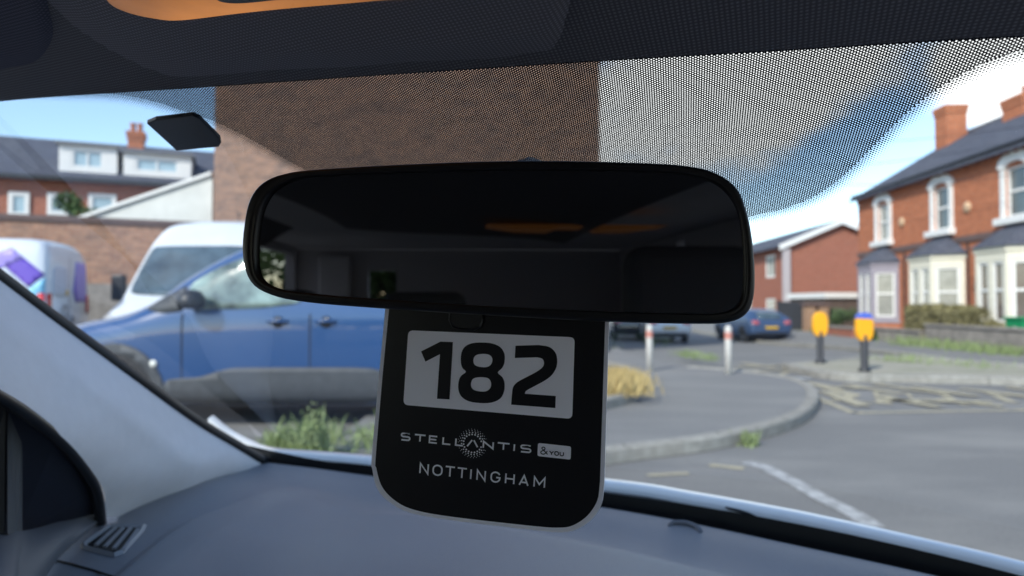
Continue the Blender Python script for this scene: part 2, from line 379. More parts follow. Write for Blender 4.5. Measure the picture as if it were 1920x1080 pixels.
# markings
yl = [((1535, 748), (1600, 775)), ((1600, 775), (1760, 772)), ((1760, 772), (2000, 768)), ((1535, 748), (1440, 712)), ((1440, 712), (1480, 697))]
for a, b in yl: flatband('road_marking', gp([a, b]), .10, M['mark_yellow'], .006, False)
zz = [(1530, 722), (1600, 742), (1570, 752), (1660, 758), (1640, 735), (1720, 760), (1700, 738), (1810, 762), (1760, 738), (1900, 757), (1850, 735), (1960, 752)]
flatband('road_marking', gp(zz), .2, M['mark_yellow'], .010, False)
for i, (a, b) in enumerate([((1585, 722), (1690, 740)), ((1640, 722), (1780, 742)), ((1710, 727), (1830, 745)), ((1800, 730), (1910, 742)), ((1545, 735), (1620, 764)), ((1660, 752), (1860, 757)), ((1500, 716), (1560, 728)), ((1560, 728), (1640, 730)), ((1650, 745), (1760, 766)), ((1760, 750), (1880, 764)), ((1850, 738), (1960, 748)), ((1690, 731), (1740, 736)), ((1890, 728), (1990, 740)), ((1380, 690), (1470, 686)), ((1400, 698), (1500, 694)), ((1390, 681), (1450, 690))]):
    flatband('road_marking', gp([a, b]), .19, M['mark_yellow'], .014+.004*(i % 3), False)
flatband('road_marking', gp([(1443, 709), (1520, 713)]), .28, M['mark_white'], .028, False)
flatband('road_marking', gp([(1398, 868), (1430, 876), (1462, 892), (1500, 912), (1540, 935), (1600, 965), (1640, 990)]), .125, M['mark_white'], .006)
flatband('road_marking', gp([(1330, 873), (1395, 880)]), .09, M['mark_yellow'], .006)
flatband('road_marking', gp([(1215, 893), (1290, 888)]), .07, M['mark_yellow'], .006)
# drop strip of paler worn asphalt
# ================================================================== FOLIAGE
def leaves(mb, c, rad, n, size, up=.2, rnd=None):
    rnd = rnd or random
    for i in range(n):
        while True:
            v = Vector((rnd.uniform(-1, 1), rnd.uniform(-1, 1), rnd.uniform(-1, 1)))
            if .25 < v.length < 1: break
        p = Vector(c)+Vector((v.x*rad[0], v.y*rad[1], v.z*rad[2]))
        a = Vector((rnd.uniform(-1, 1), rnd.uniform(-1, 1), rnd.uniform(-1, 1))).normalized(); b = a.orthogonal().normalized()*size*rnd.uniform(.5, 1); a = a*size*rnd.uniform(.7, 1.3)
        mb.add([p-a, p+b, p+a, p-b], [(0, 1, 2, 3)])
def tuft(name, loc, n, h, spread, m, label, cat='weeds', group=None, stuff=False):
    mb = MB()
    for i in range(n):
        x, y = random.gauss(0, spread), random.gauss(0, spread); hh = h*random.uniform(.4, 1); a = random.uniform(0, 2*pi); ln = random.uniform(.05, .45)*hh; wv = .006+.004*random.random()
        d = Vector((cos(a), sin(a), 0)); s_ = Vector((-d.y, d.x, 0))*wv
        p0 = Vector((x, y, 0)); p1 = p0+Vector((0, 0, hh*.6))+d*ln*.3; p2 = p0+Vector((0, 0, hh))+d*ln
        mb.add([p0-s_, p0+s_, p1+s_, p1-s_, p2], [(0, 1, 2, 3), (3, 2, 4)])
        leaves(mb, p0+Vector((0, 0, hh*random.uniform(.25, 1))), (.05, .05, .05), 4, .016)
    o = mb.build(name, m, recalc=False); o.location = loc; tag(o, label, cat, group)
    if stuff: o['kind'] = 'stuff'
    return o
g = G(592, 880); tuft('weed', (g.x, g.y, .03), 90, .47, .04, M['weed'], 'tallest green weed in front of the blue van, left of the hanging tag', 'weed')
g = G(535, 860); tuft('weed', (g.x, g.y, .03), 80, .26, .06, M['weed'], 'low green weed at the left end of the verge before the blue van', 'weed')
mbv = MB()
g = G(640, 860)
for i in range(1500):
    x = random.uniform(-.75, 1.3); y = random.uniform(-.3, .6); hh = random.uniform(.04, .24)*(1 if random.random() < .85 else 1.4)*(.6+.5*math.sin(x*5)**2); a = random.uniform(0, 6.28); d = Vector((cos(a), sin(a), 0))*hh*.4; s_ = Vector((-sin(a), cos(a), 0))*.008
    p = Vector((x, y, 0)); leaves(mbv, p+Vector((0, 0, hh*.8)), (.03, .03, .03), 1, .016) if i % 3 == 0 else None
    s_ *= .55; mbv.add([p-s_, p+s_, p+Vector((0, 0, hh*.6))+d*.4, p+d+Vector((0, 0, hh))], [(0, 1, 2), (0, 2, 3)])
o = mbv.build('verge_grass', M['weed'], recalc=False); o.location = (g.x, g.y, .03); tag(o, 'uneven green grass along the verge in front of the blue van', 'grass', kind='stuff')
def stuffgrass(name, pxs, n, h, m, label, spread=.2, off=0):
    mb = MB(); g0 = G(*pxs[0], off)
    for i in range(n):
        a = random.randrange(len(pxs)-1); t = random.random(); q = Vector(G(*pxs[a], off)).lerp(G(*pxs[a+1], off), t)
        x = q.x+random.gauss(0, spread)-g0.x; y = q.y+random.gauss(0, spread)-g0.y; hh = h*random.uniform(.3, 1); an = random.uniform(0, 6.28); d = Vector((cos(an), sin(an), 0))*hh*.4; s_ = Vector((-sin(an), cos(an), 0))*.007
        p = Vector((x, y, 0)); mb.add([p-s_, p+s_, p+Vector((0, 0, hh*.6))+d*.4, p+d+Vector((0, 0, hh))], [(0, 1, 2), (0, 2, 3)])
    o = mb.build(name, m, recalc=False); o.location = g0; tag(o, label, 'grass', kind='stuff'); return o
stuffgrass('dry_grass', [(1140, 735), (1165, 738), (1140, 715), (1165, 720)], 2400, .24, M['straw'], 'yellow dried grass on the small kerbed verge right of the tag', .16, .2)
stuffgrass('verge_grass', [(1142, 660), (1155, 628), (1200, 640), (1240, 655)], 240, .3, M['leaf'], 'dark green grass at the back edge of the pavement by the silver car', .25)
stuffgrass('kerb_grass', [(1275, 668), (1300, 670), (1335, 677)], 260, .2, M['weed'], 'flat tuft of green grass on the pavement between the two white posts', .12, .1)
stuffgrass('kerb_grass', [(1400, 838), (1412, 835)], 80, .16, M['weed'], 'small green weeds sprouting from the near kerb', .03, 0)
stuffgrass('garden_weeds', [(1700, 650), (1740, 655), (1800, 662), (1860, 668), (1920, 676)], 1500, .42, M['weed'], 'green weeds along the foot of the low stone garden wall', .3)
stuffgrass('garden_weeds', [(1515, 622), (1560, 628), (1610, 634)], 500, .28, M['lawn'], 'short grass strip behind the yellow bollards beside the far pavement', .3)
stuffgrass('island_grass', [(1670, 676), (1710, 680), (1900, 694)], 240, .2, M['weed'], 'sparse green weeds growing on the cobbled traffic island', .25, .1)
# ================================================================== STREET FURNITURE
def post():
    r = empty('bollard_post', (0, 0, 0))
    MB().lathe([(.055, 0), (.055, .70), (.05, .73)], 20).build('shaft', M['bollard'], r, True)
    MB().lathe([(.059, .58), (.059, .69)], 20).build('band', M['band_red'], r)
    MB().lathe([(.057, .73), (.057, .75), (.04, .785), (.015, .80)], 20).build('cap', M['bollard'], r, True)
    return r
p0 = post()
for i, (px, py, lb) in enumerate([(1218, 696, 'white post with faded red band nearest the hanging tag'), (1366, 702, 'white post with faded red band right of the grass tuft, by the mirror corner'), ]):
    o = p0 if i == 0 else copy_tree(p0); g = G(px, py, .1); o.location = g; o.rotation_euler.z = i*.7
    tag(o, lb, 'bollard', 'white posts on the pavement')
def ybol(px, py, blue, lb):
    g = G(px, py, .1); r = empty('traffic_bollard', g, 0, lb, 'bollard', 'yellow traffic bollards on the island')
    MB().lathe([(.10, 0), (.10, .05), (.06, .08), (.06, .62), (.03, .64)], 16).build('stem', M['black_metal'], r, True)
    out = []
    for k in range(28):
        a = 2*pi*k/28; out.append((.145*math.copysign(abs(cos(a))**.75, cos(a)), 0, .76+.24*math.copysign(abs(sin(a))**.75, sin(a))))
    lo = [p for p in out]
    mb = MB(); mb.prism([(p[0], -.05, p[2]) for p in out], (0, .1, 0)); mb.build('yellow_head', M['amber'], r, False, bevel=.02)
    if blue:
        arc = [(.149*math.copysign(abs(cos(R(a)))**.75, cos(R(a))), -.056, .762+.245*abs(sin(R(a)))**.75) for a in range(28, 153, 8)]
        MB().prism(arc, (0, .112, 0)).build('blue_cap', M['sign_blue'], r)
    return r
ybol(1538, 682, False, 'all yellow traffic bollard on a black stem, left of the pair')
ybol(1621, 698, True, 'yellow traffic bollard with a blue top on a black stem')
# ================================================================== BUILDINGS helpers
def wall_open(mb, w_, z0, z1, ops, y=0, th=.14, x0=0, tf=None):
    xs = sorted(set([x0, x0+w_]+[o[0] for o in ops]+[o[2] for o in ops])); zs = sorted(set([z0, z1]+[o[1] for o in ops]+[o[3] for o in ops]))
    tf = tf or (lambda p: p)
    def q(*ps): mb.add([tf(Vector(p)) for p in ps], [(0, 1, 2, 3)])
    def isop(xa, za): return any(o[0] <= xa < o[2] and o[1] <= za < o[3] for o in ops)
    for i in range(len(xs)-1):
        for j in range(len(zs)-1):
            if not isop((xs[i]+xs[i+1])/2, (zs[j]+zs[j+1])/2): q((xs[i], y, zs[j]), (xs[i+1], y, zs[j]), (xs[i+1], y, zs[j+1]), (xs[i], y, zs[j+1]))
    for a, b, c, d in ops:
        q((a, y, b), (a, y+th, b), (a, y+th, d), (a, y, d)); q((c, y, d), (c, y+th, d), (c, y+th, b), (c, y, b))
        q((a, y, d), (a, y+th, d), (c, y+th, d), (c, y, d)); q((a, y+th, b), (a, y, b), (c, y, b), (c, y+th, b))
def sash(parent, a, b, c, d, y=0.08, m=None, frame=None, tf=None, bar=True, vbar=False, name='window', fw=.07):
    tf = tf or (lambda p: p); mb = MB()
    def bx(x0, z0, x1, z1, y0=y-.04, y1=y+.04):
        t = MB().box(x0, y0, z0, x1, y1, z1); mb.add([tf(v) for v in t.v], t.f)
    bx(a, b, a+fw, d); bx(c-fw, b, c, d); bx(a+fw, b, c-fw, b+fw); bx(a+fw, d-fw, c-fw, d)
    if bar: h = b+(d-b)*.52; bx(a+fw, h-.035, c-fw, h+.035, y-.03, y+.03)
    if vbar: h = (a+c)/2; bx(h-.03, b+fw, h+.03, d-fw, y-.025, y+.025)
    f = mb.build(name, frame or M['white_trim'], parent)
    p = MB().add([tf(Vector(v)) for v in [(a+.02, y+.01, b+.02), (c-.02, y+.01, b+.02), (c-.02, y+.01, d-.02), (a+.02, y+.01, d-.02)]], [(0, 1, 2, 3)])
    p.build('pane', m or M['pane'], f); return f
def arch_surround(parent, a, b, c, d, wd=.16, m=None, sill=True):
    # stone surround with raised segmental head
    m = m or M['white_trim']; mb = MB(); cx = (a+c)/2; r = (c-a)/2; mb.box(a-wd, -.07, b, a-.004, .1, d-.05); mb.box(c+.004, -.07, b, c+wd, .1, d-.05)
    outer = []; inner = []
    for k in range(13):
        t = pi*k/12; outer.append(Vector((cx-(r+wd+.08)*cos(t), -.09, d-.05+.42*sin(t)+.06))); inner.append(Vector((cx-(r-.003)*cos(t), -.09, d-.05+.18*sin(t))))
    for k in range(12):
        v = [outer[k], outer[k+1], inner[k+1], inner[k]]; mb.prism(v, (0, .17, 0))
    o = mb.build('surround', m, parent)
    if sill: MB().box(a-wd-.1, -.22, b-.2, c+wd+.1, .1, b-.003).build('sill', m, parent, bevel=.015)
    return o
def chimney(parent, x, y, z0, z1, wx, wy, pots=2, m=None, pm=None, name='chimney'):
    mb = MB(); mb.box(x-wx/2, y-wy/2, z0, x+wx/2, y+wy/2, z1-.34); mb.box(x-wx/2-.03, y-wy/2-.03, z1-.337, x+wx/2+.03, y+wy/2+.03, z1-.17); mb.box(x-wx/2-.06, y-wy/2-.06, z1-.167, x+wx/2+.06, y+wy/2+.06, z1)
    c = mb.build(name, m or M['brick_red'], parent, uv=True)
    for k in range(pots):
        px = x+(k-(pots-1)/2)*wx/max(1, pots)*.9
        MB().lathe([(.11, z1), (.10, z1+.1), (.09, z1+.3), (.12, z1+.33), (.12, z1+.38), (.07, z1+.385)], 12, c=(px, y, 0)).build('chimney_pot', pm or M['terracotta'], c, True)
    return c
EAVE = 5.6; RIDGE = 8.0; DEP = 8.0
def terrace(Y0, Y1, winY, baym, paneA, paneB, lb, gable=False, chim=None, surround=None, bayw=2.3, slant=False):
    p = fac(Y0); ang = math.atan2(-1, -.0453); w_ = (Y0-Y1)*1.001; r = empty('terraced_house', (p.x, p.y, 0), ang, lb, 'house', 'red brick terraced houses with bay windows')
    wx = (Y0-winY); a, c = wx-.45, wx+.45; b, d = 3.65, 5.05
    by0, by1 = wx-bayw/2+.0, wx+bayw/2
    mb = MB(); wall_open(mb, w_, -.6, EAVE, [(a, b, c, d), (by0+.15, .6, by1-.15, 2.6)], th=.2)
    mb.add([(0, 0, -.6), (0, DEP, -.6), (0, DEP, EAVE), (0, DEP/2, RIDGE-.12), (0, 0, EAVE)], [(0, 4, 3, 2, 1)]) if gable else None
    mb.add([(w_, 0, -.6), (w_, DEP, -.6), (w_, DEP, EAVE), (w_, DEP/2, RIDGE-.12), (w_, 0, EAVE)], [(0, 1, 2, 3, 4)]) if gable == 2 else None
    mb.build('wall', M['brick_red'], r, uv=True)
    MB().add([(0, DEP, -.6), (w_, DEP, -.6), (w_, DEP, EAVE), (0, DEP, EAVE)], [(0, 3, 2, 1)]).build('back_wall', M['brick_red'], r, uv=True)
    # string course and corbelled eaves
    MB().box(.002, -.06, 3.16, w_-.002, -.003, 3.34).build('string_course', M['stone_band'], r)
    t = MB(); t.box(.002, -.05, EAVE-.30, w_-.002, -.003, EAVE-.02)
    for k in range(int(w_/.35)): t.box(.1+k*.35, -.11, EAVE-.2, .25+k*.35, -.052, EAVE-.03)
    t.build('eaves_course', M['brick_red'], r, uv=True)
    MB().tube([(0, -.25, EAVE+.02), (w_, -.25, EAVE+.02)], .055, 8).build('gutter', M['black_metal'], r)
    # roof slabs
    e = .12; f = (RIDGE-EAVE)/(DEP/2); o = .3
    rf = MB(); x0 = -.12 if gable else .001
    for s in (0, 1):
        y0 = -o if s == 0 else DEP+o; pts = [(x0, y0, EAVE-o*f+.1), (x0, DEP/2, RIDGE+.1), (x0, DEP/2, RIDGE-.02), (x0, y0, EAVE-o*f)]
        rf.prism(pts, (w_-x0-.001, 0, 0))
    rf_ = rf.build('roof', M['slate'], r, uv=True)
    MB().tube([(x0, DEP/2, RIDGE+.12), (w_, DEP/2, RIDGE+.12)], .09, 8).build('ridge_tiles', M['lead'], rf_)
    for (cx_, cy_, z0, z1, wx_, wy_, np_) in (chim or []): chimney(r, cx_, cy_, z0, z1, wx_, wy_, np_)
    wf = sash(r, a, b, c, d, .09, paneA, bar=True); arch_surround(wf, a, b, c, d, m=surround)
    if slant:   # raised sash blind/vent pushed open at the top
        pass
    # bay
    pl = [Vector((by0, 0, 0)), Vector((by0+.5, -.75, 0)), Vector((by1-.5, -.75, 0)), Vector((by1, 0, 0))]
    br = MB(); bw = MB(); fr = []
    for k in range(3):
        A, B = pl[k], pl[k+1]; t = (B-A); ln = t.length; t.normalize(); n_ = Vector((t.y, -t.x, 0))
        tf = (lambda A, t, n_: (lambda p: A+t*p.x-n_*p.y+Vector((0, 0, p.z))))(A, t, n_)
        wall_open(bw, ln, .62, 2.75, [(.14, .78, ln-.14, 2.4)] if k != 1 else [(.12, .78, ln/2-.08, 2.4), (ln/2+.08, .78, ln-.12, 2.4)], th=.1, tf=tf)
        fr.append((tf, ln, k)); v = [tf(Vector(q)) for q in [(0, -.02, -.6), (ln, -.02, -.6), (ln, -.02, .56), (0, -.02, .56)]]; br.add(v, [(0, 1, 2, 3)])
    bo = bw.build('bay', baym, r)
    br.build('plinth', M['brick_red'], bo, uv=True)
    sl = MB(); sc = 1.08
    def ring(z, s): cx = (by0+by1)/2; return [Vector((cx+(p.x-cx)*s, p.y*s if p.y < 0 else .0, z)) for p in pl]
    sl.prism(ring(.56, 1.07), (0, 0, .06)); sl.build('bay_sill', baym, bo); MB().prism(ring(2.66, 1.05), (0, 0, .14)).build('bay_cornice', baym, bo)
    for tf, ln, k in fr:
        for (u0, u1) in ([(.14, ln-.14)] if k != 1 else [(.12, ln/2-.08), (ln/2+.08, ln-.12)]): sash(r, u0, .78, u1, 2.4, .06, paneB, tf=tf, fw=.06)
    ro = ring(2.80, 1.14); top = [Vector((by0+.75, -.003, 3.45)), Vector((by1-.75, -.003, 3.45))]
    q = MB(); q.add(ro+top, [(0, 1, 4), (1, 2, 5, 4), (2, 3, 5), (0, 3, 2, 1), (0, 4, 5, 3)]); q.build('bay_roof', M['slate'], r, uv=True)
    # door with pale frame beside the bay
    dx0 = by1+.22; dx1 = min(w_-.12, dx0+.85)
    if dx1-dx0 > .5:
        dd = MB(); dd.box(dx0, -.04, 0, dx0+.08, -.003, 2.5); dd.box(dx1-.08, -.04, 0, dx1, -.003, 2.5); dd.box(dx0+.081, -.04, 2.4, dx1-.081, -.003, 2.5); df = dd.build('door', M['white_trim'], r)
        MB().box(dx0+.081, -.022, .08, dx1-.081, -.003, 2.399).build('door_leaf', M['blind'], df)
    q = MB().lathe([(.17, 0), (.17, .05), (.10, .075), (.03, .09)], 20); q.v = [Vector((v.x, -v.z-.003, v.y)) for v in q.v]
    q.v = [v+Vector((min(wx+1.35, w_-.25), 0, 4.2)) for v in q.v]; q.build('round_plaque', M['plaque'], r, True)
    MB().tube([(w_-.30, -.07, 0), (w_-.30, -.07, 3.1)], .035, 8).build('downpipe', M['black_metal'], r)
    return r
terrace(28, 24.05, 25.9, M['lilac'], M['curtain'], M['curtain'], 'end terraced house with the lilac grey bay and drawn curtains', gable=True, chim=[(.6, 3.4, 6.8, 9.15, .80, .8, 0)], surround=M['white_trim'], bayw=2.1)
terrace(24.05, 20.4, 22.1, M['cream'], M['pane'], M['curtain'], 'middle terraced house with the cream bay above the hedge', chim=[(.45, 3.7, 6.8, 8.4, 1.0, .9, 1)])
terrace(20.4, 16.2, 18.6, M['cream'], M['pane'], M['blind'], 'terraced house at the right with brown blinds in its cream bay', chim=[(3.4, 3.7, 6.8, 9.0, 1.3, .8, 2)])
terrace(16.2, 12.0, 14.2, M['cream'], M['pane'], M['blind'], 'nearest terraced house at the right edge of the row', gable=2)
# front garden walls, gate piers, hedge, bin
def simple_box(name, x0, y0, z0, x1, y1, z1, m, rz=0, loc=(0, 0, 0), label=None, cat=None, uv=False, bevel=0, parent=None, kind=None):
    o = MB().box(x0, y0, z0, x1, y1, z1).build(name, m, parent, uv=uv, bevel=bevel); o.location = loc; o.rotation_euler.z = rz; tag(o, label, cat, None, kind); return o
ANG = math.atan2(-1, -.0453)
def garden_wall(Y0, Y1, h, m, lb):
    p = fac(Y0, 1.9); r = empty('garden_wall', (p.x, p.y, 0), ANG, lb, 'wall'); L_ = Y0-Y1
    MB().box(0, -.11, -.2, L_, .11, h).build('masonry', m, r, uv=True); MB().box(-.03, -.15, h+.002, L_+.03, .15, h+.07).build('coping', M['garden_stone'], r, bevel=.01)
    return r
garden_wall(27.6, 24.2, .35, M['brick_dull'], 'very low brick wall before the house with the lilac bay')
garden_wall(23.8, 19.9, .42, M['garden_stone'], 'low stone wall below the clipped hedge')
garden_wall(19.6, 13.0, .62, M['garden_stone'], 'weathered low stone wall below the green bin')
hb = MB(); rr = random.Random(3)
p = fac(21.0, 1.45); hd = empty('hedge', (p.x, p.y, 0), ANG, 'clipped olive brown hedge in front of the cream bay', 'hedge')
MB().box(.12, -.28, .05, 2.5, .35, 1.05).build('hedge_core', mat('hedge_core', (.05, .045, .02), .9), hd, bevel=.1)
for i in range(9000):
    x = rr.uniform(0, 2.7); side = rr.random(); hh = 1.14+.03*sin(x*3)
    if x > 2.2: hh -= (x-2.2)*.35
    if side < .5: y = -.36+rr.gauss(0, .04); z = rr.uniform(.05, hh)
    elif side < .85: y = rr.uniform(-.38, .45); z = hh+rr.gauss(0, .04)
    else: y = rr.uniform(-.38, .45); z = rr.uniform(.05, hh); x = rr.choice((0, 2.7))+rr.gauss(0, .05)
    a = Vector((rr.uniform(-1, 1), rr.uniform(-1, 1), rr.uniform(-1, 1))).normalized(); b = a.orthogonal().normalized()*.022; a *= .045; q = Vector((x, y, z)); hb.add([q-a, q+b, q+a, q-b], [(0, 1, 2, 3)])
hb.build('foliage', M['hedge'], hd, recalc=False)
def shrub(px, py, Yd, rad, n, m, lb, cat='shrub', size=.05, trunk=.2):
    q = P(px, py, Yd); z0 = hf(q.x, q.y); r = empty('shrub', (q.x, q.y, z0), 0, lb, cat); mb = MB(); cz = q.z-z0
    for k in range(7):
        c = (random.uniform(-.5, .5)*rad[0], random.uniform(-.5, .5)*rad[1], cz+random.uniform(-.4, .5)*rad[2]); leaves(mb, c, tuple(x*random.uniform(.4, .65) for x in rad), n//7, size)
    mb.build('foliage', m, r, recalc=False); MB().tube([(0, 0, 0), (.03, 0, cz)], [.05, .02], 6).build('stem', M['bark'], r); return r
shrub(1868, 625, 17.0, (.22, .3, .4), 1200, M['hedge'], 'thin brown shrub trailing at the right end of the hedge')
shrub(1640, 632, 22.5, (.6, .5, .25), 1500, M['leaf'], 'dark low shrub at the foot of the lilac bay')
shrub(1725, 640, 20.5, (.35, .3, .25), 900, M['weed'], 'bright green low shrub left of the stone wall under the hedge')
# green recycling bin
p = P(1922, 612, 17.3); bn = empty('recycling_bin', (p.x, p.y, 0), ANG+.1, 'green wheeled bin behind the stone wall at the right edge', 'bin')
mb = MB(); z0, z1 = .35, .86
mb.add([(-.24, -.22, .05), (.24, -.22, .05), (.24, .22, .05), (-.24, .22, .05), (-.3, -.3, z1), (.3, -.3, z1), (.3, .33, z1), (-.3, .33, z1)], [(0, 3, 2, 1), (0, 1, 5, 4), (1, 2, 6, 5), (2, 3, 7, 6), (3, 0, 4, 7), (4, 5, 6, 7)])
mb.build('bin_body', M['bin_green'], bn, bevel=.02); MB().box(-.33, -.34, z1+.002, .33, .38, z1+.06).build('bin_lid', M['bin_green'], bn, bevel=.02)
MB().tube([(-.28, .25, .09), (-.22, .25, .09)], .09, 14).build('wheel', M['rubber'], bn); MB().tube([(.22, .25, .09), (.28, .25, .09)], .09, 14).build('wheel', M['rubber'], bn)
q = MB()
for k in range(3):
    a0 = 2*pi*k/3+.5; pts = [(.10*cos(a0+t*1.6), -.285, .58+.10*sin(a0+t*1.6)) for t in (0, .33, .66, 1)]; inn = [(.06*cos(a0+t*1.6), -.285, .58+.06*sin(a0+t*1.6)) for t in (1, .66, .33, 0)]
    q.prism(pts+inn, (0, .03, 0))
q.build('bin_mark', M['white_trim'], bn)
# modern gabled house beyond the terrace
p = P(1475, 570, 40); hs = empty('gabled_house', (p.x, p.y, -.3), R(-2), 'plain red brick house with white gable edges beyond the terrace', 'house')
W_, E_, A_ = 6.2, 5.05, 6.35; D_ = 15
mb = MB(); mb.add([(0, 0, -.3), (W_, 0, -.3), (W_, 0, E_), (W_/2, 0, A_), (0, 0, E_)], [(0, 1, 2, 3, 4)])
mb.add([(0, D_, -.3), (W_, D_, -.3), (W_, D_, E_), (W_/2, D_, A_), (0, D_, E_)], [(4, 3, 2, 1, 0)]); mb.add([(W_, 0, -.3), (W_, D_, -.3), (W_, D_, E_), (W_, 0, E_)], [(0, 1, 2, 3)])
tfl = lambda q: Vector((q.y, D_-q.x, q.z))
wins = [(D_-3.6, .6, D_-1.9, 1.9), (D_-3.6, 3.2, D_-1.9, 4.6), (D_-8.6, .6, D_-6.6, 1.9), (D_-8.6, 3.2, D_-6.6, 4.6), (D_-13, 3.2, D_-11, 4.6), (D_-13, .6, D_-11, 1.9)]
wall_open(mb, D_, -.3, E_, wins, tf=tfl)
mb.build('wall', M['brick_mod'], hs, uv=True)
for wq in wins: sash(hs, *wq, .07, M['curtain'], tf=tfl, bar=False, vbar=True, fw=.12)
rf = MB()
for s in (0, 1):
    xe = -.5 if s == 0 else W_+.5; ze = E_-.5*(A_-E_)/(W_/2); rf.prism([(xe, -.35, ze+.02), (W_/2, -.35, A_+.02), (W_/2, -.35, A_+.16), (xe, -.35, ze+.16)], (0, D_+.7, 0))
rf.build('roof', M['slate'], hs, uv=True)
bb = MB()
for s in (0, 1):
    xe = -.52 if s == 0 else W_+.52; ze = E_-.5*(A_-E_)/(W_/2); bb.prism([(xe, -.40, ze-.16), (W_/2, -.40, A_-.14), (W_/2, -.40, A_+.17), (xe, -.40, ze+.17)], (0, .045, 0))
bb.build('bargeboard', M['white_trim'], hs)
MB().box(-.25, -.25, -.3, .15, -.01, E_-.25).build('corner_pipe', mat('pale_grey_pipe', (.45, .40, .40), .6), hs)
wf = sash(hs, W_/2+1.35, 2.75, W_/2+2.35, 3.8, -.03, M['curtain'], bar=True, fw=.1)
# garage, piers, boundary fence left of the terrace
p = P(1548, 590, 31.5); ga = empty('garage', (p.x, p.y, -.2), 0, 'low dark garage with a white flat roof edge beside the gabled house', 'garage')
MB().box(0, 0, 0, 3.0, 4, 1.72).build('wall', mat('garage_brown', (.10, .07, .055), .8, var=.3, vscale=2), ga)
MB().box(-.1, -.15, 1.722, 3.1, 4.2, 1.98).build('roof_edge', M['white_trim'], ga)
p = P(1462, 590, 31); fe = empty('board_fence', (p.x, p.y, -.2), 0, 'tall dark boarded gate panel behind the blue car', 'fence')
MB().box(0, 0, 0, 1.02, .06, 1.55).build('board_panel', M['fence_dark'], fe); MB().box(-.09, -.02, 0, -.002, .1, 1.62).build('post', M['fence_dark'], fe); MB().box(1.022, -.02, 0, 1.1, .1, 1.62).build('post', M['fence_dark'], fe)
for i, px in enumerate((1517, 1541)):
    p = P(px, 590, 30); o = empty('brick_pier', (p.x, p.y, -.2), 0, ['buff brick gate pier beside the dark fence', 'buff brick gate pier beside the garage'][i], 'gate pier', 'buff brick gate piers')
    MB().box(-.21, -.2, -.1, .21, .2, 1.35).build('masonry', brick('buff_brick%d' % i, (.40, .25, .16), (.33, .19, .12), (.3, .24, .18)), o, uv=True)
    MB().box(-.27, -.27, 1.352, .27, .27, 1.5).build('capstone', M['stone_band'], o, bevel=.02)
# bushes and roof-high dark lean-to shape between piers and terrace
shrub(1580, 598, 30, (.8, .5, .55), 1500, M['leaf'], 'dark bush in the shade before the garage')
# overhead wires
for i, (x0, y0, x1, y1) in enumerate([(1600, 250, 2100, 205), (1600, 300, 2100, 222), (1600, 325, 2100, 300)]):
    a = P(x0-150, y0+5, 34); b = P(x1, y1, 15); pts = [a.lerp(b, t/12)-Vector((0, 0, .5*4*(t/12)*(1-t/12))) for t in range(13)]
    o = MB().tube(pts, .008, 5).build('overhead_wire', M['black_metal'], rel=None); tag(o, ['highest thin wire crossing the sky to the chimneys', 'middle thin wire crossing the sky to the chimneys', 'lowest thin wire crossing the sky above the eaves'][i], 'wire', 'overhead wires')
# ================================================================== LEFT BUILDINGS
o_ = P(0, 570, 22.0); A22 = math.atan2(2.4, 5.8)
hs = empty('dormer_house', (o_.x, o_.y, 0), A22, 'long red brick terrace with white box dormers and slate roof at the left', 'house')
X0, X1 = -14, 6.6
def hx(px):     # pixel column -> local x on facade
    lo, hi = -14, 12
    for _ in range(40):
        m_ = (lo+hi)/2; X = o_.x+cos(A22)*m_; Y = o_.y+sin(A22)*m_
        if X/Y*FPX+960 < px: lo = m_
        else: hi = m_
    return lo
def hz(px, py):
    m_ = hx(px); Y = o_.y+sin(A22)*m_; return CAMZ+(570-py)/FPX*Y
EV = 5.5; RD = 7.42; DP = 4.0
mb = MB(); wl = []
for (a, b, c, d) in [(20, 400, 46, 366), (93, 398, 122, 368), (170, 398, 210, 370)]:
    wl.append((hx(a), hz(a, b), hx(c), hz(c, d)))
wl += [(-4.5, 3.6, -3.4, 4.6), (-9, 3.6, -8, 4.6)]
wall_open(mb, X1-X0, 0, EV, wl, x0=X0); mb.add([(X1, 0, 0), (X1, 2*DP, 0), (X1, 2*DP, EV), (X1, DP, RD), (X1, 0, EV)], [(0, 1, 2, 3, 4)])
mb.build('wall', M['brick_dull'], hs, uv=True)
for q in wl:
    f = sash(hs, q[0]-.1, q[1]-.08, q[2]+.1, q[3]+.1, -.03, M['pane_sky'], fw=.13, bar=False)
rf = MB(); sl = (RD-EV)/DP
rf.prism([(X0, -.3, EV-.3*sl), (X0, DP, RD), (X0, DP, RD+.1), (X0, -.3, EV-.3*sl+.1)], (X1-X0+.1, 0, 0)); rf.prism([(X0, 2*DP+.3, EV-.3*sl), (X0, DP, RD), (X0, DP, RD+.1), (X0, 2*DP+.3, EV-.3*sl+.1)], (X1-X0+.1, 0, 0))
rf.build('roof', M['slate'], hs, uv=True)
MB().box(X0, -.4, EV-.2, X1, -.29, EV-.06).build('gutter', M['black_metal'], hs)
def dormer(pxa, pxb, lpan, name='dormer', dz=0):
    a, c = hx(pxa), hx(pxb); y0 = .25; zb = EV+y0*sl+.02-dz; zt = 6.62-dz
    d = MB(); wn_ = [(a+.34, zb+.22+dz, c-.40, zt-.12)]; wall_open(d, c-a, zb, zt, wn_, y=y0, x0=a, th=.1)
    for x in (a, c): d.add([(x, y0, zb), (x, y0, zt), (x, DP*.62, zt)], [(0, 1, 2)])
    o = d.build(name, M['white_trim'], hs); MB().box(a-.12, y0-.15, zt+.002, c+.12, DP*.66, zt+.11).build('dormer_roof', M['lead'], o)
    f = sash(hs, *wn_[0], y0+.05, lpan, bar=False, vbar=True, fw=.09)
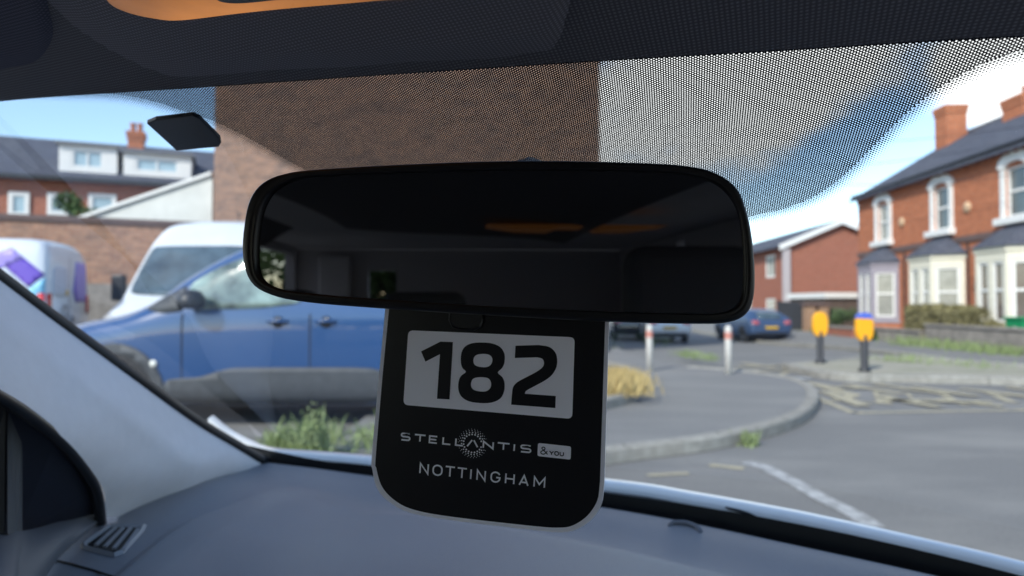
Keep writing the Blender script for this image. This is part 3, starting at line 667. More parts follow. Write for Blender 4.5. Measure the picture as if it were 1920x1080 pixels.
dormer(103, 214, M['pane_sky']); dormer(226, 355, M['pane_sky'], dz=.12)
chimney(hs, hx(252)-.45, DP, RD-.4, RD+.62, .55, .6, 2, M['brick_red'])
# boundary wall
wa = empty('boundary_wall', (-9.5, 15.0, 0), R(23), 'high weathered brick wall behind the parked vans', 'wall')
MB().box(-14, 0, .0, 3.4, .25, 1.7).build('plinth', M['garden_stone'], wa); MB().box(-14, .01, 1.702, 3.4, .24, 3.03).build('masonry', M['brick_orange'], wa, uv=True)
MB().box(-14.05, -.04, 3.032, 3.42, .29, 3.17).build('coping', M['stone_band'], wa, bevel=.02)
# pale rendered gable
ob = empty('rendered_outbuilding', (0, 0, 0), 0, 'pale rendered gable wall rising to the right beside the tall brick building', 'outbuilding')
a = P(150, 414, 18.4); b = P(396, 328, 18.4)
poly = [Vector((a.x, 18.4, 0)), Vector((b.x, 18.4, 0)), Vector((b.x, 18.4, b.z)), Vector((a.x, 18.4, a.z))]
MB().prism(poly, (0, 3.2, 0)).build('wall', M['render_white'], ob)
MB().prism([Vector((a.x-.1, 18.3, a.z+.005)), Vector((b.x, 18.3, b.z+.005)), Vector((b.x, 18.3, b.z+.09)), Vector((a.x-.1, 18.3, a.z+.09))], (0, 3.5, 0)).build('roof', M['white_trim'], ob)
# tall brick building behind the mirror
x0 = P(399, 300, 18).x; x1 = P(1125, 300, 18).x
tb = empty('brick_building', (x0, 18, 0), 0, 'tall weathered brick building rising behind the mirror', 'building')
wd = x1-x0; mb = MB(); wn_ = [(2.2, 1.2, 3.3, 2.9), (5.6, 1.2, 6.7, 2.9), (8.2, 1.2, 9.2, 2.9)]
wall_open(mb, wd, 0, 8.6, wn_); mb.add([(0, 0, 8.6), (wd, 0, 8.6), (wd/2, 0, 11.0)], [(0, 1, 2)]); mb.add([(0, 0, 0), (0, 10, 0), (0, 10, 8.6), (0, 0, 8.6)], [(0, 3, 2, 1)]); mb.add([(wd, 0, 0), (wd+.4, 10, 0), (wd+.4, 10, 8.6), (wd, 0, 8.6)], [(0, 1, 2, 3)])
mb.build('wall', M['brick_old'], tb, uv=True)
for q in wn_: sash(tb, *q, .08, M['pane'])
rf = MB(); rf.prism([(-.3, -.2, 8.40), (wd/2, -.2, 11.05), (wd/2, -.2, 11.2), (-.3, -.2, 8.55)], (0, 10, 0)); rf.prism([(wd+.3, -.2, 8.40), (wd/2, -.2, 11.05), (wd/2, -.2, 11.2), (wd+.3, -.2, 8.55)], (0, 10, 0)); rf.build('roof', M['slate'], tb, uv=True)
def tree(x, y, h, rad, lb, n=3500, m=None, size=.16, th=None):
    z0 = hf(x, y); r = empty('tree', (x, y, z0), 0, lb, 'tree'); tr = MB(); th = th or h*.45
    tr.tube([(0, 0, 0), (.05, 0, th*.5), (0, .05, th), (.1, .1, h*.8)], [.16, .12, .09, .03], 8)
    mb = MB()
    for k in range(9):
        an = 2*pi*k/9+random.random(); e = Vector((cos(an)*rad*.6, sin(an)*rad*.6, h*random.uniform(.55, .9))); tr.tube([(0, 0, th*.8), e*.5+Vector((0, 0, th*.4)), e], [.06, .04, .015], 6)
        leaves(mb, e, (rad*.5, rad*.5, rad*.42), n//9, size)
    tr.build('trunk', M['bark'], r, True); mb.build('crown', m or M['leaf'], r, recalc=False); return r
q = P(140, 385, 19.0); tree(q.x, q.y+.3, 4.7, .75, 'small green bush-headed tree between the brick wall and the dormer house', 3000, size=.06, th=2.6)
for i, (x, y, h, lb) in enumerate([(6, 72, 7, 'far tree at the end of the street above the silver car'), (16, 80, 8, 'far tree at the end of the street behind the gabled house'), (-6, 75, 8, 'far tree beyond the tall brick building'), (28, 50, 6, 'tree behind the gardens of the terrace')]):
    tree(x, y, h, 2.6, lb, 2500, size=.3)
# unseen side of the street (seen only in reflections)

tree(-5.6, -6.2, 2.5, 1.5, 'leafy green tree behind the car, reflected at the left end of the mirror', 1100, M['bright_leaf'], .07, .6)
tree(-3.9, -8.0, 2.6, 1.6, 'leafy green tree further behind the car, reflected low in the mirror', 3500, M['leaf'], .12, 1.2)
# ================================================================== VEHICLES
def crv(x, xs, ys):      # monotone-ish smooth interpolation
    if x <= xs[0]: return ys[0]
    if x >= xs[-1]: return ys[-1]
    for i in range(len(xs)-1):
        if xs[i] <= x <= xs[i+1]:
            h = xs[i+1]-xs[i]; t = (x-xs[i])/h
            def m(k):
                if k <= 0: return (ys[1]-ys[0])/(xs[1]-xs[0])
                if k >= len(xs)-1: return (ys[-1]-ys[-2])/(xs[-1]-xs[-2])
                a = (ys[k]-ys[k-1])/(xs[k]-xs[k-1]); b = (ys[k+1]-ys[k])/(xs[k+1]-xs[k])
                return 0 if a*b <= 0 else 2*a*b/(a+b)
            m0, m1 = m(i), m(i+1)
            return (2*t**3-3*t*t+1)*ys[i]+(t**3-2*t*t+t)*h*m0+(-2*t**3+3*t*t)*ys[i+1]+(t**3-t*t)*h*m1
class Car:
    # stations: (x, zbottom, ztop, zbelt, wlow, wbelt, wtop); front at x=0 heading to -x
    def __init__(s, st, m, root, ns=70, name='body'):
        s.st = st; xs = [q[0] for q in st]; L_ = xs[-1]; rows = []; s.root = root
        sx = sorted(set([L_*i/ns for i in range(ns+1)]+[L_*.004, L_*.01, L_*.99, L_*.996]))
        for x in sx:
            zb, zt, ze, wl, wb, wt = [crv(x, xs, [q[k] for q in st]) for k in range(1, 7)]
            ze = min(ze, zt-.03)
            h = [(0, zb), (wl*.75, zb), (wl, zb+.07), (wl+(wb-wl)*.8, zb+.42*(ze-zb)), (wb, zb+.72*(ze-zb)), (wb*.992, ze), (wt+(wb-wt)*.45, ze+.5*(zt-ze)), (wt, zt-.16*(zt-ze)-.01), (wt*.86, zt-.02*(1+(zt-ze))), (wt*.45, zt-.004), (0, zt)]
            for _ in range(2):
                o = [h[0]]
                for a, b in zip(h, h[1:]): o += [(a[0]*.75+b[0]*.25, a[1]*.75+b[1]*.25), (a[0]*.25+b[0]*.75, a[1]*.25+b[1]*.75)]
                o.append(h[-1]); h = o
            full = [Vector((x, y, z)) for y, z in h]+[Vector((x, -y, z)) for y, z in h[-2:0:-1]]; rows.append(full)
        n = len(rows[0]); mb = MB(); vs = [p for r in rows for p in r]
        fs = [(i*n+j, i*n+(j+1) % n, (i+1)*n+(j+1) % n, (i+1)*n+j) for i in range(len(rows)-1) for j in range(n)]
        fs += [list(range(n)), list(range((len(rows)-1)*n, len(rows)*n))[::-1]]
        mb.add(vs, fs); bm = bmesh.new(); me = bpy.data.meshes.new('t'); me.from_pydata([tuple(v) for v in mb.v], [], mb.f); bm.from_mesh(me)
        bmesh.ops.recalc_face_normals(bm, faces=bm.faces); s.bvh = BVHTree.FromBMesh(bm); bm.free(); bpy.data.meshes.remove(me)
        s.body = mb.build(name, m, root, smooth=True)
    def decal(s, name, poly, view, m, off=.004, step=.08, parent=None, thick=.006, round_=True):
        # poly in 2D: view 'L' (side -y) / 'R' (side +y): (x,z);  'F' front / 'B' back: (y,z); 'T' top: (x,y)
        bm = bmesh.new()
        if round_: poly = [(v.x, v.y) for v in catmull([Vector((p[0], p[1], 0)) for p in poly], 3, True)] if round_ == 2 else chaik(poly)
        bm.faces.new([bm.verts.new((p[0], p[1], 0)) for p in poly])
        for ax in (0, 1):
            lo = min(p[ax] for p in poly); hi = max(p[ax] for p in poly); c = lo+step
            while c < hi:
                co = [0, 0, 0]; co[ax] = c; no = [0, 0, 0]; no[ax] = 1; bmesh.ops.bisect_plane(bm, geom=bm.verts[:]+bm.edges[:]+bm.faces[:], plane_co=co, plane_no=no); c += step
        bmesh.ops.triangulate(bm, faces=bm.faces); ok = {}
        for v in bm.verts:
            a, b = v.co.x, v.co.y
            o_, d_ = {'L': (Vector((a, -3, b)), Vector((0, 1, 0))), 'R': (Vector((a, 3, b)), Vector((0, -1, 0))), 'F': (Vector((-3, a, b)), Vector((1, 0, 0))), 'B': (Vector((9, a, b)), Vector((-1, 0, 0))), 'T': (Vector((a, b, 5)), Vector((0, 0, -1)))}[view]
            h, nn, _, _ = s.bvh.ray_cast(o_, d_)
            if h is None: ok[v] = False; continue
            if nn.dot(d_) > 0: nn = -nn
            v.co = h+nn*off; ok[v] = True
        bad = [v for v in bm.verts if not ok[v]]; bmesh.ops.delete(bm, geom=bad, context='VERTS')
        for f in bm.faces: f.smooth = True
        me = bpy.data.meshes.new(name); bm.to_mesh(me); bm.free(); me.materials.append(m)
        o = bpy.data.objects.new(name, me); COL.objects.link(o); o.parent = parent or s.root
        q = o.modifiers.new('solid', 'SOLIDIFY'); q.thickness = thick; q.offset = 0
        return o
def chaik(poly, n=2):
    for _ in range(n):
        o = []
        for i, a in enumerate(poly):
            b = poly[(i+1) % len(poly)]; o += [(a[0]*.85+b[0]*.15, a[1]*.85+b[1]*.15), (a[0]*.15+b[0]*.85, a[1]*.15+b[1]*.85)]
        poly = o
    return poly
def circ(x, z, r, k=28, a0=0, a1=360): return [(x+r*cos(R(a0+(a1-a0)*i/k)), z+r*sin(R(a0+(a1-a0)*i/k))) for i in range(k if a1-a0 == 360 else k+1)]
def wheel(root, x, y, r, side, wd=.2):
    # side -1 = outer face towards -y
    e = empty('wheel', (x, y, r)); e.parent = root
    # merge tyre + rim as parts under wheel (mesh tyre is the wheel itself)
    bpy.data.objects.remove(e)
    s = side
    prof = [(r*.60, 0), (r*.62, -.012), (r*.8, -.02), (r*.95, -.01), (r, .03), (r, wd-.03), (r*.95, wd), (r*.6, wd)]
    t = MB().lathe([(a, (b if s < 0 else -b)) for a, b in prof], 36, 'y'); o = t.build('wheel', M['rubber'], root, True); o.location = (x, y, r)
    rim = MB(); rim.lathe([(r*.64, (.004)*-s), (r*.60, -.012*-s), (r*.56, .03*-s), (r*.5, .06*-s)], 36, 'y')
    for k in range(6):
        a = 2*pi*k/6; d = Vector((cos(a), 0, sin(a))); n_ = Vector((-sin(a), 0, cos(a))); c0 = d*r*.1; c1 = d*r*.58; q = .035
        y0, y1 = (0, .03) if s < 0 else (-.03, 0)
        rim.prism([c0-n_*q+Vector((0, y0, 0)), c1-n_*q*.7+Vector((0, y0, 0)), c1+n_*q*.7+Vector((0, y0, 0)), c0+n_*q+Vector((0, y0, 0))], (0, y1-y0, 0))
    rim.build('rim', M['alloy'], o)
    return o
# ---- blue van, nearest, side on
bv = empty('blue_van', (P(45, 570, 6.8).x, 6.8+.93, 0), 0, 'blue people-carrier van parked side on, grey cladding along its sills', 'van')
st = [(0, .42, .60, .52, .50, .52, .40), (.05, .30, .85, .70, .70, .72, .60), (.30, .22, 1.04, .90, .84, .86, .72), (.9, .20, 1.17, 1.02, .89, .92, .78), (1.2, .20, 1.29, 1.09, .90, .93, .80), (1.5, .2, 1.53, 1.14, .90, .93, .79), (1.9, .20, 1.78, 1.17, .90, .93, .77), (2.3, .2, 1.94, 1.19, .90, .93, .76), (2.8, .2, 1.99, 1.20, .9, .93, .75), (4.5, .2, 1.96, 1.22, .9, .93, .70), (4.85, .24, 1.78, 1.22, .88, .91, .66), (4.97, .3, 1.3, 1.0, .84, .86, .6), (5.0, .42, 1.1, .9, .7, .74, .5)]
car = Car(st, M['paint_blue'], bv, 90)
for v_ in ('L', 'R'):
    gl = car.decal('side_window', [(1.60, 1.19), (1.61, 1.45), (1.90, 1.63), (2.25, 1.765), (2.78, 1.80), (2.80, 1.26), (2.3, 1.20)], v_, M['glass_lit'], .006)
    car.decal('quarter_panel', [(1.18, 1.19), (1.25, 1.255), (1.50, 1.40), (1.58, 1.44), (1.585, 1.18), (1.38, 1.155)], v_, M['cladding'], .006)
    car.decal('side_window', [(2.90, 1.27), (2.90, 1.74), (3.55, 1.74), (3.62, 1.30)], v_, M['glass_dark'], .006)
    car.decal('side_window', [(3.72, 1.30), (3.68, 1.69), (4.3, 1.66), (4.4, 1.32)], v_, M['glass_dark'], .006)
    car.decal('wheel_arch', circ(.90, .36, .40, 26, -20, 200), v_, M['rubber'], .005, round_=False)
    car.decal('wheel_arch', circ(4.2, .36, .40, 26, -20, 200), v_, M['rubber'], .005, round_=False)
    ring = circ(.90, .36, .50, 22, -18, 198)+circ(.90, .36, .39, 22, -22, 202)[::-1]
    car.decal('arch_cladding', ring, v_, M['cladding'], .008, round_=False)
    car.decal('arch_cladding', circ(4.2, .36, .50, 22, -18, 198)+circ(4.2, .36, .39, 22, -22, 202)[::-1], v_, M['cladding'], .008, round_=False)
    car.decal('sill_cladding', [(1.38, .25), (1.40, .50), (1.75, .52), (1.95, .585), (2.1, .62), (3.66, .62), (3.66, .25)], v_, M['cladding'], .008, thick=.008)
    for xx, ww in ((1.57, .007), (2.845, .007), (3.66, .007)):
        car.decal('door_seam', [(xx, .32), (xx-.005, 1.15), (xx+.005+ww, 1.15), (xx+ww, .32)], v_, M['rubber'], .003, round_=False, thick=.002)
    for xx in (2.50, 2.98):
        car.decal('handle_recess', circ(xx+.03, 1.07, .06, 14), v_, M['paint_black'], .004, round_=False)
        s_ = -1 if v_ == 'L' else 1
        MB().tube([(xx-.07, s_*.935, 1.075), (xx-.04, s_*.962, 1.08), (xx+.09, s_*.962, 1.08), (xx+.12, s_*.935, 1.075)], .016, 8).build('door_handle', M['paint_blue'], bv, True)
    car.decal('headlight', [(.10, .74), (.14, .84), (.42, .93), (.62, .95), (.40, .82)], v_, M['white_lens'], .008)
    car.decal('tail_lamp', [(4.45, .85), (4.5, 1.4), (4.66, 1.4), (4.7, .85)], v_, M['red_lens'], .006)
    s_ = -1 if v_ == 'L' else 1
    mm = MB(); mm.tube([(1.72, s_*.90, 1.20), (1.72, s_*1.0, 1.23)], .03, 8)
    mm.lathe([(.02, -.10), (.13, -.09), (.15, -.03), (.135, .02), (.10, .07), (.02, .09)], 18, 'z', c=(1.74, s_*1.07, 1.30))
    mm.v = [Vector((1.66+(v.x-1.66)*.9, v.y, v.z)) for v in mm.v]; mo = mm.build('wing_mirror', M['black_metal'], bv, True)
    for xx in (.90, 4.2): wheel(bv, xx, s_*.90, .325, s_)
    q = MB().lathe([(.035, 0), (.035, .01), (.02, .02)], 12, 'y'); q.v = [Vector((v.x+1.30, s_*(.935+v.y), v.z+.66)) for v in q.v]; q.build('side_repeater', M['white_lens'], bv)
car.decal('windscreen', [(-.66, 1.26), (-.60, 1.64), (-.3, 1.72), (.3, 1.72), (.60, 1.64), (.66, 1.26), (0, 1.22)], 'F', M['glass_dark'], .008)
car.decal('grille', [(-.45, .45), (-.45, .62), (.45, .62), (.45, .45)], 'F', M['rubber'], .006)
# ---- white high roof van, facing us
wv = empty('white_van', (P(357, 570, 11).x, 9.8, 0), R(86), 'large white high-roof van facing the camera behind the blue van', 'van')
st = [(0, .45, .75, .62, .7, .74, .6), (.06, .3, .98, .8, .86, .9, .74), (.35, .25, 1.16, 1.02, .96, 1.0, .84), (.70, .25, 1.34, 1.18, .98, 1.02, .90), (.95, .25, 1.66, 1.28, .98, 1.02, .93), (1.25, .25, 2.14, 1.34, .98, 1.02, .91), (1.45, .25, 2.40, 1.36, .98, 1.02, .90), (1.8, .25, 2.64, 1.38, .98, 1.02, .90), (2.5, .25, 2.73, 1.4, .98, 1.02, .90), (5.2, .25, 2.73, 1.4, .98, 1.02, .90), (5.4, .3, 2.5, 1.4, .96, 1.0, .78), (5.45, .5, 2.2, 1.3, .9, .94, .7)]
car = Car(st, M['paint_whitevan'], wv, 90)
car.decal('windscreen', [(-.82, 1.40), (-.86, 1.55), (-.80, 2.12), (-.72, 2.19), (.72, 2.19), (.80, 2.12), (.86, 1.55), (.82, 1.40), (0, 1.36)], 'F', M['glass_van'], .008)
car.decal('grille', [(-.5, .62), (-.55, .86), (.55, .86), (.5, .62)], 'F', M['rubber'], .006)
for s_ in (-1, 1):
    v_ = 'L' if s_ < 0 else 'R'
    car.decal('headlight', [(s_*.60, .86), (s_*.62, 1.02), (s_*.84, 1.10), (s_*.84, .92)][::s_], 'F', M['white_lens'], .008)
    car.decal('side_window', [(1.15, 1.42), (1.5, 2.02), (2.1, 2.08), (2.12, 1.42)], v_, M['glass_dark'], .006)
    mb = MB(); mb.box(1.00, s_*1.20-.1, 1.30, 1.13, s_*1.20+.1, 1.72); mo = mb.build('wing_mirror', M['black_metal'], wv, bevel=.03)
    MB().tube([(1.1, s_*.96, 1.35), (1.08, s_*1.12, 1.38)], .03, 8).build('mirror_arm', M['black_metal'], mo)
    for xx in (.95, 4.4): wheel(wv, xx, s_*.98, .34, s_); car.decal('wheel_arch', circ(xx, .36, .42, 24, -15, 195), v_, M['rubber'], .005, round_=False)
MB().tube([(2.15, -.25, 2.62), (2.15, -.25, 2.85)], .012, 6).build('aerial', M['black_metal'], wv)
for yy in (-.45, .45):
    MB().tube([(1.75, yy, 2.49), (2.3, yy, 2.66), (4.9, yy, 2.70)], .018, 6).build('roof_rib', M['paint_whitevan'], wv, True)
# ---- small white van with purple diamonds
gv = empty('livery_van', (0, 0, 0), R(16), 'white panel van with purple diamond graphics, rear end towards the camera', 'van')
L_ = 4.95
c0 = P(85, 570, 9.45); off = Matrix.Rotation(R(16), 3, 'Z') @ Vector((L_, -.95, 0)); gv.location = (c0.x-off.x, c0.y-off.y, 0)
st = [(0, .4, .7, .6, .6, .62, .5), (.1, .28, .95, .8, .8, .84, .66), (.8, .22, 1.12, 1.0, .93, .95, .8), (1.4, .22, 1.7, 1.15, .93, .95, .78), (1.9, .22, 2.02, 1.2, .93, .95, .76), (2.5, .22, 2.20, 1.25, .93, .95, .83), (4.55, .22, 2.20, 1.3, .93, .95, .85), (4.82, .24, 2.17, 1.3, .93, .95, .85), (4.92, .3, 2.06, 1.25, .92, .94, .83), (4.95, .4, 1.9, 1.2, .9, .93, .77)]
car = Car(st, M['paint_white'], gv, 90)
for v_ in ('L', 'R'):
    s_ = -1 if v_ == 'L' else 1
    car.decal('diamond_graphic', [(4.50, 2.03), (4.92, 1.66), (4.74, 1.48), (4.44, 1.77), (4.22, 1.56), (4.05, 1.72), (4.3, 1.93)], v_, M['purple'], .005, round_=False)
    car.decal('lilac_graphic', [(4.50, 2.035), (4.66, 1.885), (4.42, 1.755), (4.1, 1.45), (3.8, 1.5), (4.0, 1.72)], v_, M['lilac_vinyl'], .008, round_=False)
    car.decal('light_blue_graphic', [(4.925, 1.62), (4.745, 1.46), (4.55, 1.28), (4.66, 1.02), (4.925, 1.02)], v_, M['sky_vinyl'], .005, round_=False)
    car.decal('white_graphic', [(4.42, 1.74), (4.46, 1.74), (4.73, 1.46), (4.54, 1.28), (4.25, 1.52)], v_, M['paint_white'], .011, round_=False)
    for xx in (.95, 4.15): wheel(gv, xx, s_*.92, .33, s_); car.decal('wheel_arch', circ(xx, .36, .40, 24, -15, 195), v_, M['rubber'], .005, round_=False)
    car.decal('side_window', [(1.5, 1.3), (1.7, 1.75), (2.3, 1.8), (2.3, 1.3)], v_, M['glass_dark'], .006)
for s_ in (-1, 1):
    P4 = [(s_*.74, 1.10), (s_*.74, 1.40), (s_*.9, 1.40), (s_*.9, 1.10)]
    car.decal('tail_lamp', P4, 'B', M['red_lens'], .012)
    car.decal('tail_lamp', [(4.84, 1.10), (4.84, 1.40), (4.93, 1.40), (4.93, 1.10)], 'L' if s_ < 0 else 'R', M['red_lens'], .012)
    car.decal('rear_window', [(s_*.12, 1.35), (s_*.12, 1.8), (s_*.70, 1.78), (s_*.72, 1.35)][::-s_], 'B', mat('white_vinyl_window%d' % (s_+1), (.50, .56, .66), .25), .006) if s_ < 0 else None
car.decal('purple_panel', [(.28, 1.28), (.16, 1.45), (.26, 1.9), (.72, 1.9), (.76, 1.28)], 'B', M['lilac_vinyl'], .007, round_=False)
car.decal('purple_strip', [(.28, 1.275), (.16, 1.45), (.22, 1.72), (.34, 1.28)], 'B', M['purple'], .010, round_=False)
car.decal('door_seam', [(-.01, .5), (-.01, 1.95), (.01, 1.95), (.01, .5)], 'B', M['grey_trim'], .003, round_=False, thick=.002)
car.decal('round_emblem', circ(-.22, 1.10, .10, 20)+circ(-.22, 1.10, .055, 20)[::-1], 'B', M['grey_trim'], .008, round_=False) if False else None
mbq = MB(); 
for k in range(20):
    a0, a1 = 2*pi*k/20, 2*pi*(k+1)/20; xx = 4.965
    mbq.add([(xx, -.22+.12*cos(a0), 1.12+.12*sin(a0)), (xx, -.22+.12*cos(a1), 1.12+.12*sin(a1)), (xx, -.22+.075*cos(a1), 1.12+.075*sin(a1)), (xx, -.22+.075*cos(a0), 1.12+.075*sin(a0))], [(0, 1, 2, 3)])
mbq.build('ring_emblem', M['grey_trim'], gv)
car.decal('blue_panel', [(-.38, .75), (-.38, .98), (-.02, .98), (-.02, .75)], 'B', M['sky_vinyl'], .007)
car.decal('door_handle', circ(.14, 1.02, .06, 14), 'B', M['grey_trim'], .01, round_=False)
car.decal('high_sticker', circ(-.12, 1.42, .05, 12), 'B', M['plate_yellow'], .006, round_=False)
# ---- rear-facing cars in the far road
def small_car(name, loc, rz, m, lb, plate=True, h=1.40, glass=None, L_=4.1, lens=None):
    r = empty(name, loc, rz, lb, 'car'); k = h/1.42
    st = [(0, .42, .60, .5, .5, .52, .4), (.06, .3, .72, .62, .68, .7, .56), (.35, .24, .86, .78, .80, .84, .70), (1.0, .22, .97, .88, .84, .88, .74), (1.3, .2, 1.06*k, .92, .84, .88, .7), (1.8, .2, 1.33*k, .95, .84, .88, .62), (2.3, .2, 1.42*k, .97, .84, .88, .60), (3.1, .2, 1.40*k, .99, .84, .88, .6), (3.6, .22, 1.27*k, 1.0, .84, .88, .6), (3.9, .26, 1.06*k, .94, .82, .87, .64), (4.05, .3, .88, .78, .8, .84, .7), (4.1, .42, .74, .66, .66, .72, .6)]
    st = [(q[0]*L_/4.1,)+tuple(q[1:]) for q in st]; f = L_/4.1
    c = Car(st, m, r, 60)
    c.decal('rear_window', [(-.52, .98*k), (-.45, 1.28*k), (.45, 1.28*k), (.52, .98*k)], 'B', glass or M['glass_dark'], .006)
    c.decal('windscreen', [(-.58, 1.0*k), (-.48, 1.3*k), (.48, 1.3*k), (.58, 1.0*k)], 'F', M['glass_dark'], .006)
    if plate: c.decal('number_plate', [(-.26, .55), (-.26, .66), (.26, .66), (.26, .55)], 'B', M['plate_yellow'], .014, round_=False)
    c.decal('bumper', [(-.8, .24), (-.8, .42), (.8, .42), (.8, .24)], 'B', M['rubber'], .008)
    for s_ in (-1, 1):
        v_ = 'L' if s_ < 0 else 'R'
        c.decal('tail_lamp', [(s_*.50, .74), (s_*.52, .88), (s_*.78, .9), (s_*.78, .74)][::s_], 'B', lens or M['pink_lens'], .012)
        c.decal('side_window', [(1.62*f, .98), (1.9*f, 1.26*k), (2.42*f, 1.31*k), (2.42*f, .99)], v_, glass or M['glass_dark'], .006)
        c.decal('side_window', [(2.52*f, .99), (2.52*f, 1.31*k), (3.1*f, 1.28*k), (3.4*f, 1.05)], v_, glass or M['glass_dark'], .006)
        for xx in (.78*f, 3.3*f): wheel(r, xx, s_*.81, .30, s_, .18); c.decal('wheel_arch', circ(xx, .33, .355, 22, -15, 195), v_, M['rubber'], .005, round_=False)
        MB().lathe([(.02, -.06), (.07, -.05), (.08, 0), (.06, .05), (.02, .06)], 12, 'z', c=(1.55*f, s_*.97, 1.0)).build('wing_mirror', m, r, True)
    return r
def place_rear(r, px, Y, L_):      # put the rear centre of the car on the column px
    x = P(px, 570, Y).x; o = Matrix.Rotation(r.rotation_euler.z, 3, 'Z') @ Vector((L_, 0, 0)); r.location = (x-o.x, Y-o.y, hf(x, Y))
c = small_car('silver_hatchback', (0, 0, 0), R(-92), M['paint_silver'], 'silver hatchback seen from behind below the mirror, near the white posts', True, 1.42, lens=M['red_lens']); place_rear(c, 1256, 26.5, 4.1)
c = small_car('blue_hatchback', (0, 0, 0), R(-85), M['paint_bluehatch'], 'mid blue car with a yellow number plate parked by the dark fence', True, 1.36, glass=M['glass_van']); place_rear(c, 1447, 26.8, 4.1)
c = small_car('dark_car', (0, 0, 0), R(-95), M['paint_black'], 'dark car parked on the left of the silver hatchback', False, 1.42); place_rear(c, 1188, 28.5, 4.1)
# ================================================================== CABIN OF THE CAR WE SIT IN
Z0 = Vector((0, 0, CAMZ))
HA = R(24); FW = Vector((sin(HA), cos(HA), 0)); LT = Vector((cos(HA), -sin(HA), 0)); O0 = Vector((0, .36, CAMZ))
def K(l, f, z): return O0+LT*l+FW*f+Vector((0, 0, z))
CAR = empty('car_cabin', K(0, 0, -CAMZ), 0, 'dark cabin of the white car the view is taken from, with windscreen, pillar and dashboard', 'car')
CARO = Vector(CAR.location)
def fab(name, c1, c2, s=900, rough=.95):
    m = bpy.data.materials.new(name); m.use_nodes = True; n, l = nodes(m); b = n['Principled BSDF']; b.inputs['Roughness'].default_value = rough; b.inputs['Specular IOR Level'].default_value = .1
    t = n.new('ShaderNodeTexCoord'); outs = []
    for rz in (20, -62):
        mp_ = n.new('ShaderNodeMapping'); mp_.inputs['Rotation'].default_value = (R(20), R(10), R(rz)); l.new(t.outputs['Object'], mp_.inputs[0])
        wv_ = n.new('ShaderNodeTexWave'); wv_.inputs['Scale'].default_value = s/6.28; wv_.inputs['Distortion'].default_value = .6; l.new(mp_.outputs[0], wv_.inputs['Vector']); outs.append(wv_.outputs['Fac'])
    a_ = n.new('ShaderNodeMath'); a_.operation = 'MULTIPLY'; l.new(outs[0], a_.inputs[0]); l.new(outs[1], a_.inputs[1])
    x = n.new('ShaderNodeMix'); x.data_type = 'RGBA'; l.new(a_.outputs[0], x.inputs[0]); x.inputs[6].default_value = (*c1, 1); x.inputs[7].default_value = (*c2, 1); l.new(x.outputs[2], b.inputs['Base Color'])
    q = n.new('ShaderNodeBump'); q.inputs['Strength'].default_value = .35; q.inputs['Distance'].default_value = .0008; l.new(a_.outputs[0], q.inputs['Height']); l.new(q.outputs[0], b.inputs['Normal'])
    return m
M['headliner'] = fab('headliner_cloth', (.14, .135, .14), (.32, .31, .32))
M['pillar'] = mat('pillar_trim', (.74, .72, .73), .75, var=.03, vscale=60, bump=.12, bscale=700)
M['dash'] = mat('dashboard', (.25, .25, .265), .34, spec=.5, var=.05, vscale=5, bump=.30, bscale=1100)
M['dash_dark'] = mat('dash_dark', (.11, .115, .13), .5)
M['vent_grey'] = mat('vent_grey', (.30, .30, .31), .5)
M['seal'] = mat('black_seal', (.008, .008, .009), .5)
M['shell'] = mat('cabin_trim_grey', (.62, .60, .61), .9)
M['seat'] = mat('seat_grey', (.20, .20, .21), .9)
M['gloss_black'] = mat('black_plastic', (.006, .006, .007), .35)
M['bonnet'] = mat('bonnet_white', (.93, .93, .90), .30, coat=1)
def cb(mb, name, m, parent=CAR, **k): return mb.build(name, m, parent, rel=CARO, **k)
# header (top) and base curves of the windscreen as points in space
HD = [P(-192, 377, .60), P(-110, 215, .545), P(0, 188, .50), P(400, 160, .42), P(960, 122, .36), P(1500, 90, .315), P(1920, 66, .285), P(2400, 60, .255)]
BS = [P(440, 830, 1.03), P(590, 862, .985), P(700, 874, .945), P(1140, 926, .83), P(1500, 984, .71), P(1920, 1082, .585), P(2400, 1230, .47)]
NU, NV = 230, 100
rowsW = []
for j in range(NV+1):
    v = -.015+1.015*j/NV; row = []
    for i in range(NU+1):
        u = i/NU; a = curve_at(HD, u**.8); b = curve_at(BS, u); p = a.lerp(b, v); p = p+(Vector((.2, .5, .6))*.03*4*max(0,v)*(1-v)*(1-(2*u-1)**2)); row.append(p)
    rowsW.append(row)
# frit outline in photo pixels -> signed distance stored on the glass
FR = [(-400, 150), (60, 172), (200, 176), (270, 186), (330, 203), (400, 227), (460, 256), (520, 290), (580, 322), (700, 375), (850, 412), (1000, 428), (1200, 428), (1340, 418), (1450, 396), (1520, 372), (1580, 331), (1640, 272), (1700, 212), (1760, 166), (1820, 131), (1880, 105), (2000, 80), (2200, 70), (2500, 60)]
FRs = [(p.x, p.y) for p in catmull([Vector((a, b, 0)) for a, b in FR], 5)]
def projpx(p):
    d = p-Z0; dep = d.y*cos(PITCH)+d.z*sin(PITCH); up = -d.y*sin(PITCH)+d.z*cos(PITCH); return 960+d.x/dep*FPX, 540-up/dep*FPX, dep
def sdist(px, py):
    best = 1e9; sg = 1
    for (x0, y0), (x1, y1) in zip(FRs, FRs[1:]):
        dx, dy = x1-x0, y1-y0; t = max(0, min(1, ((px-x0)*dx+(py-y0)*dy)/(dx*dx+dy*dy))); qx, qy = x0+t*dx, y0+t*dy; d = math.hypot(px-qx, py-qy)
        if d < best: best = d; sg = 1 if (dx*(py-qy)-dy*(px-qx)) < 0 else -1
    return best*sg
mb = MB(); mb.grid(rowsW); me = bpy.data.meshes.new('windscreen'); me.from_pydata([tuple(v-CARO) for v in mb.v], [], mb.f)
at = me.attributes.new('frit', 'FLOAT', 'POINT'); vals = []
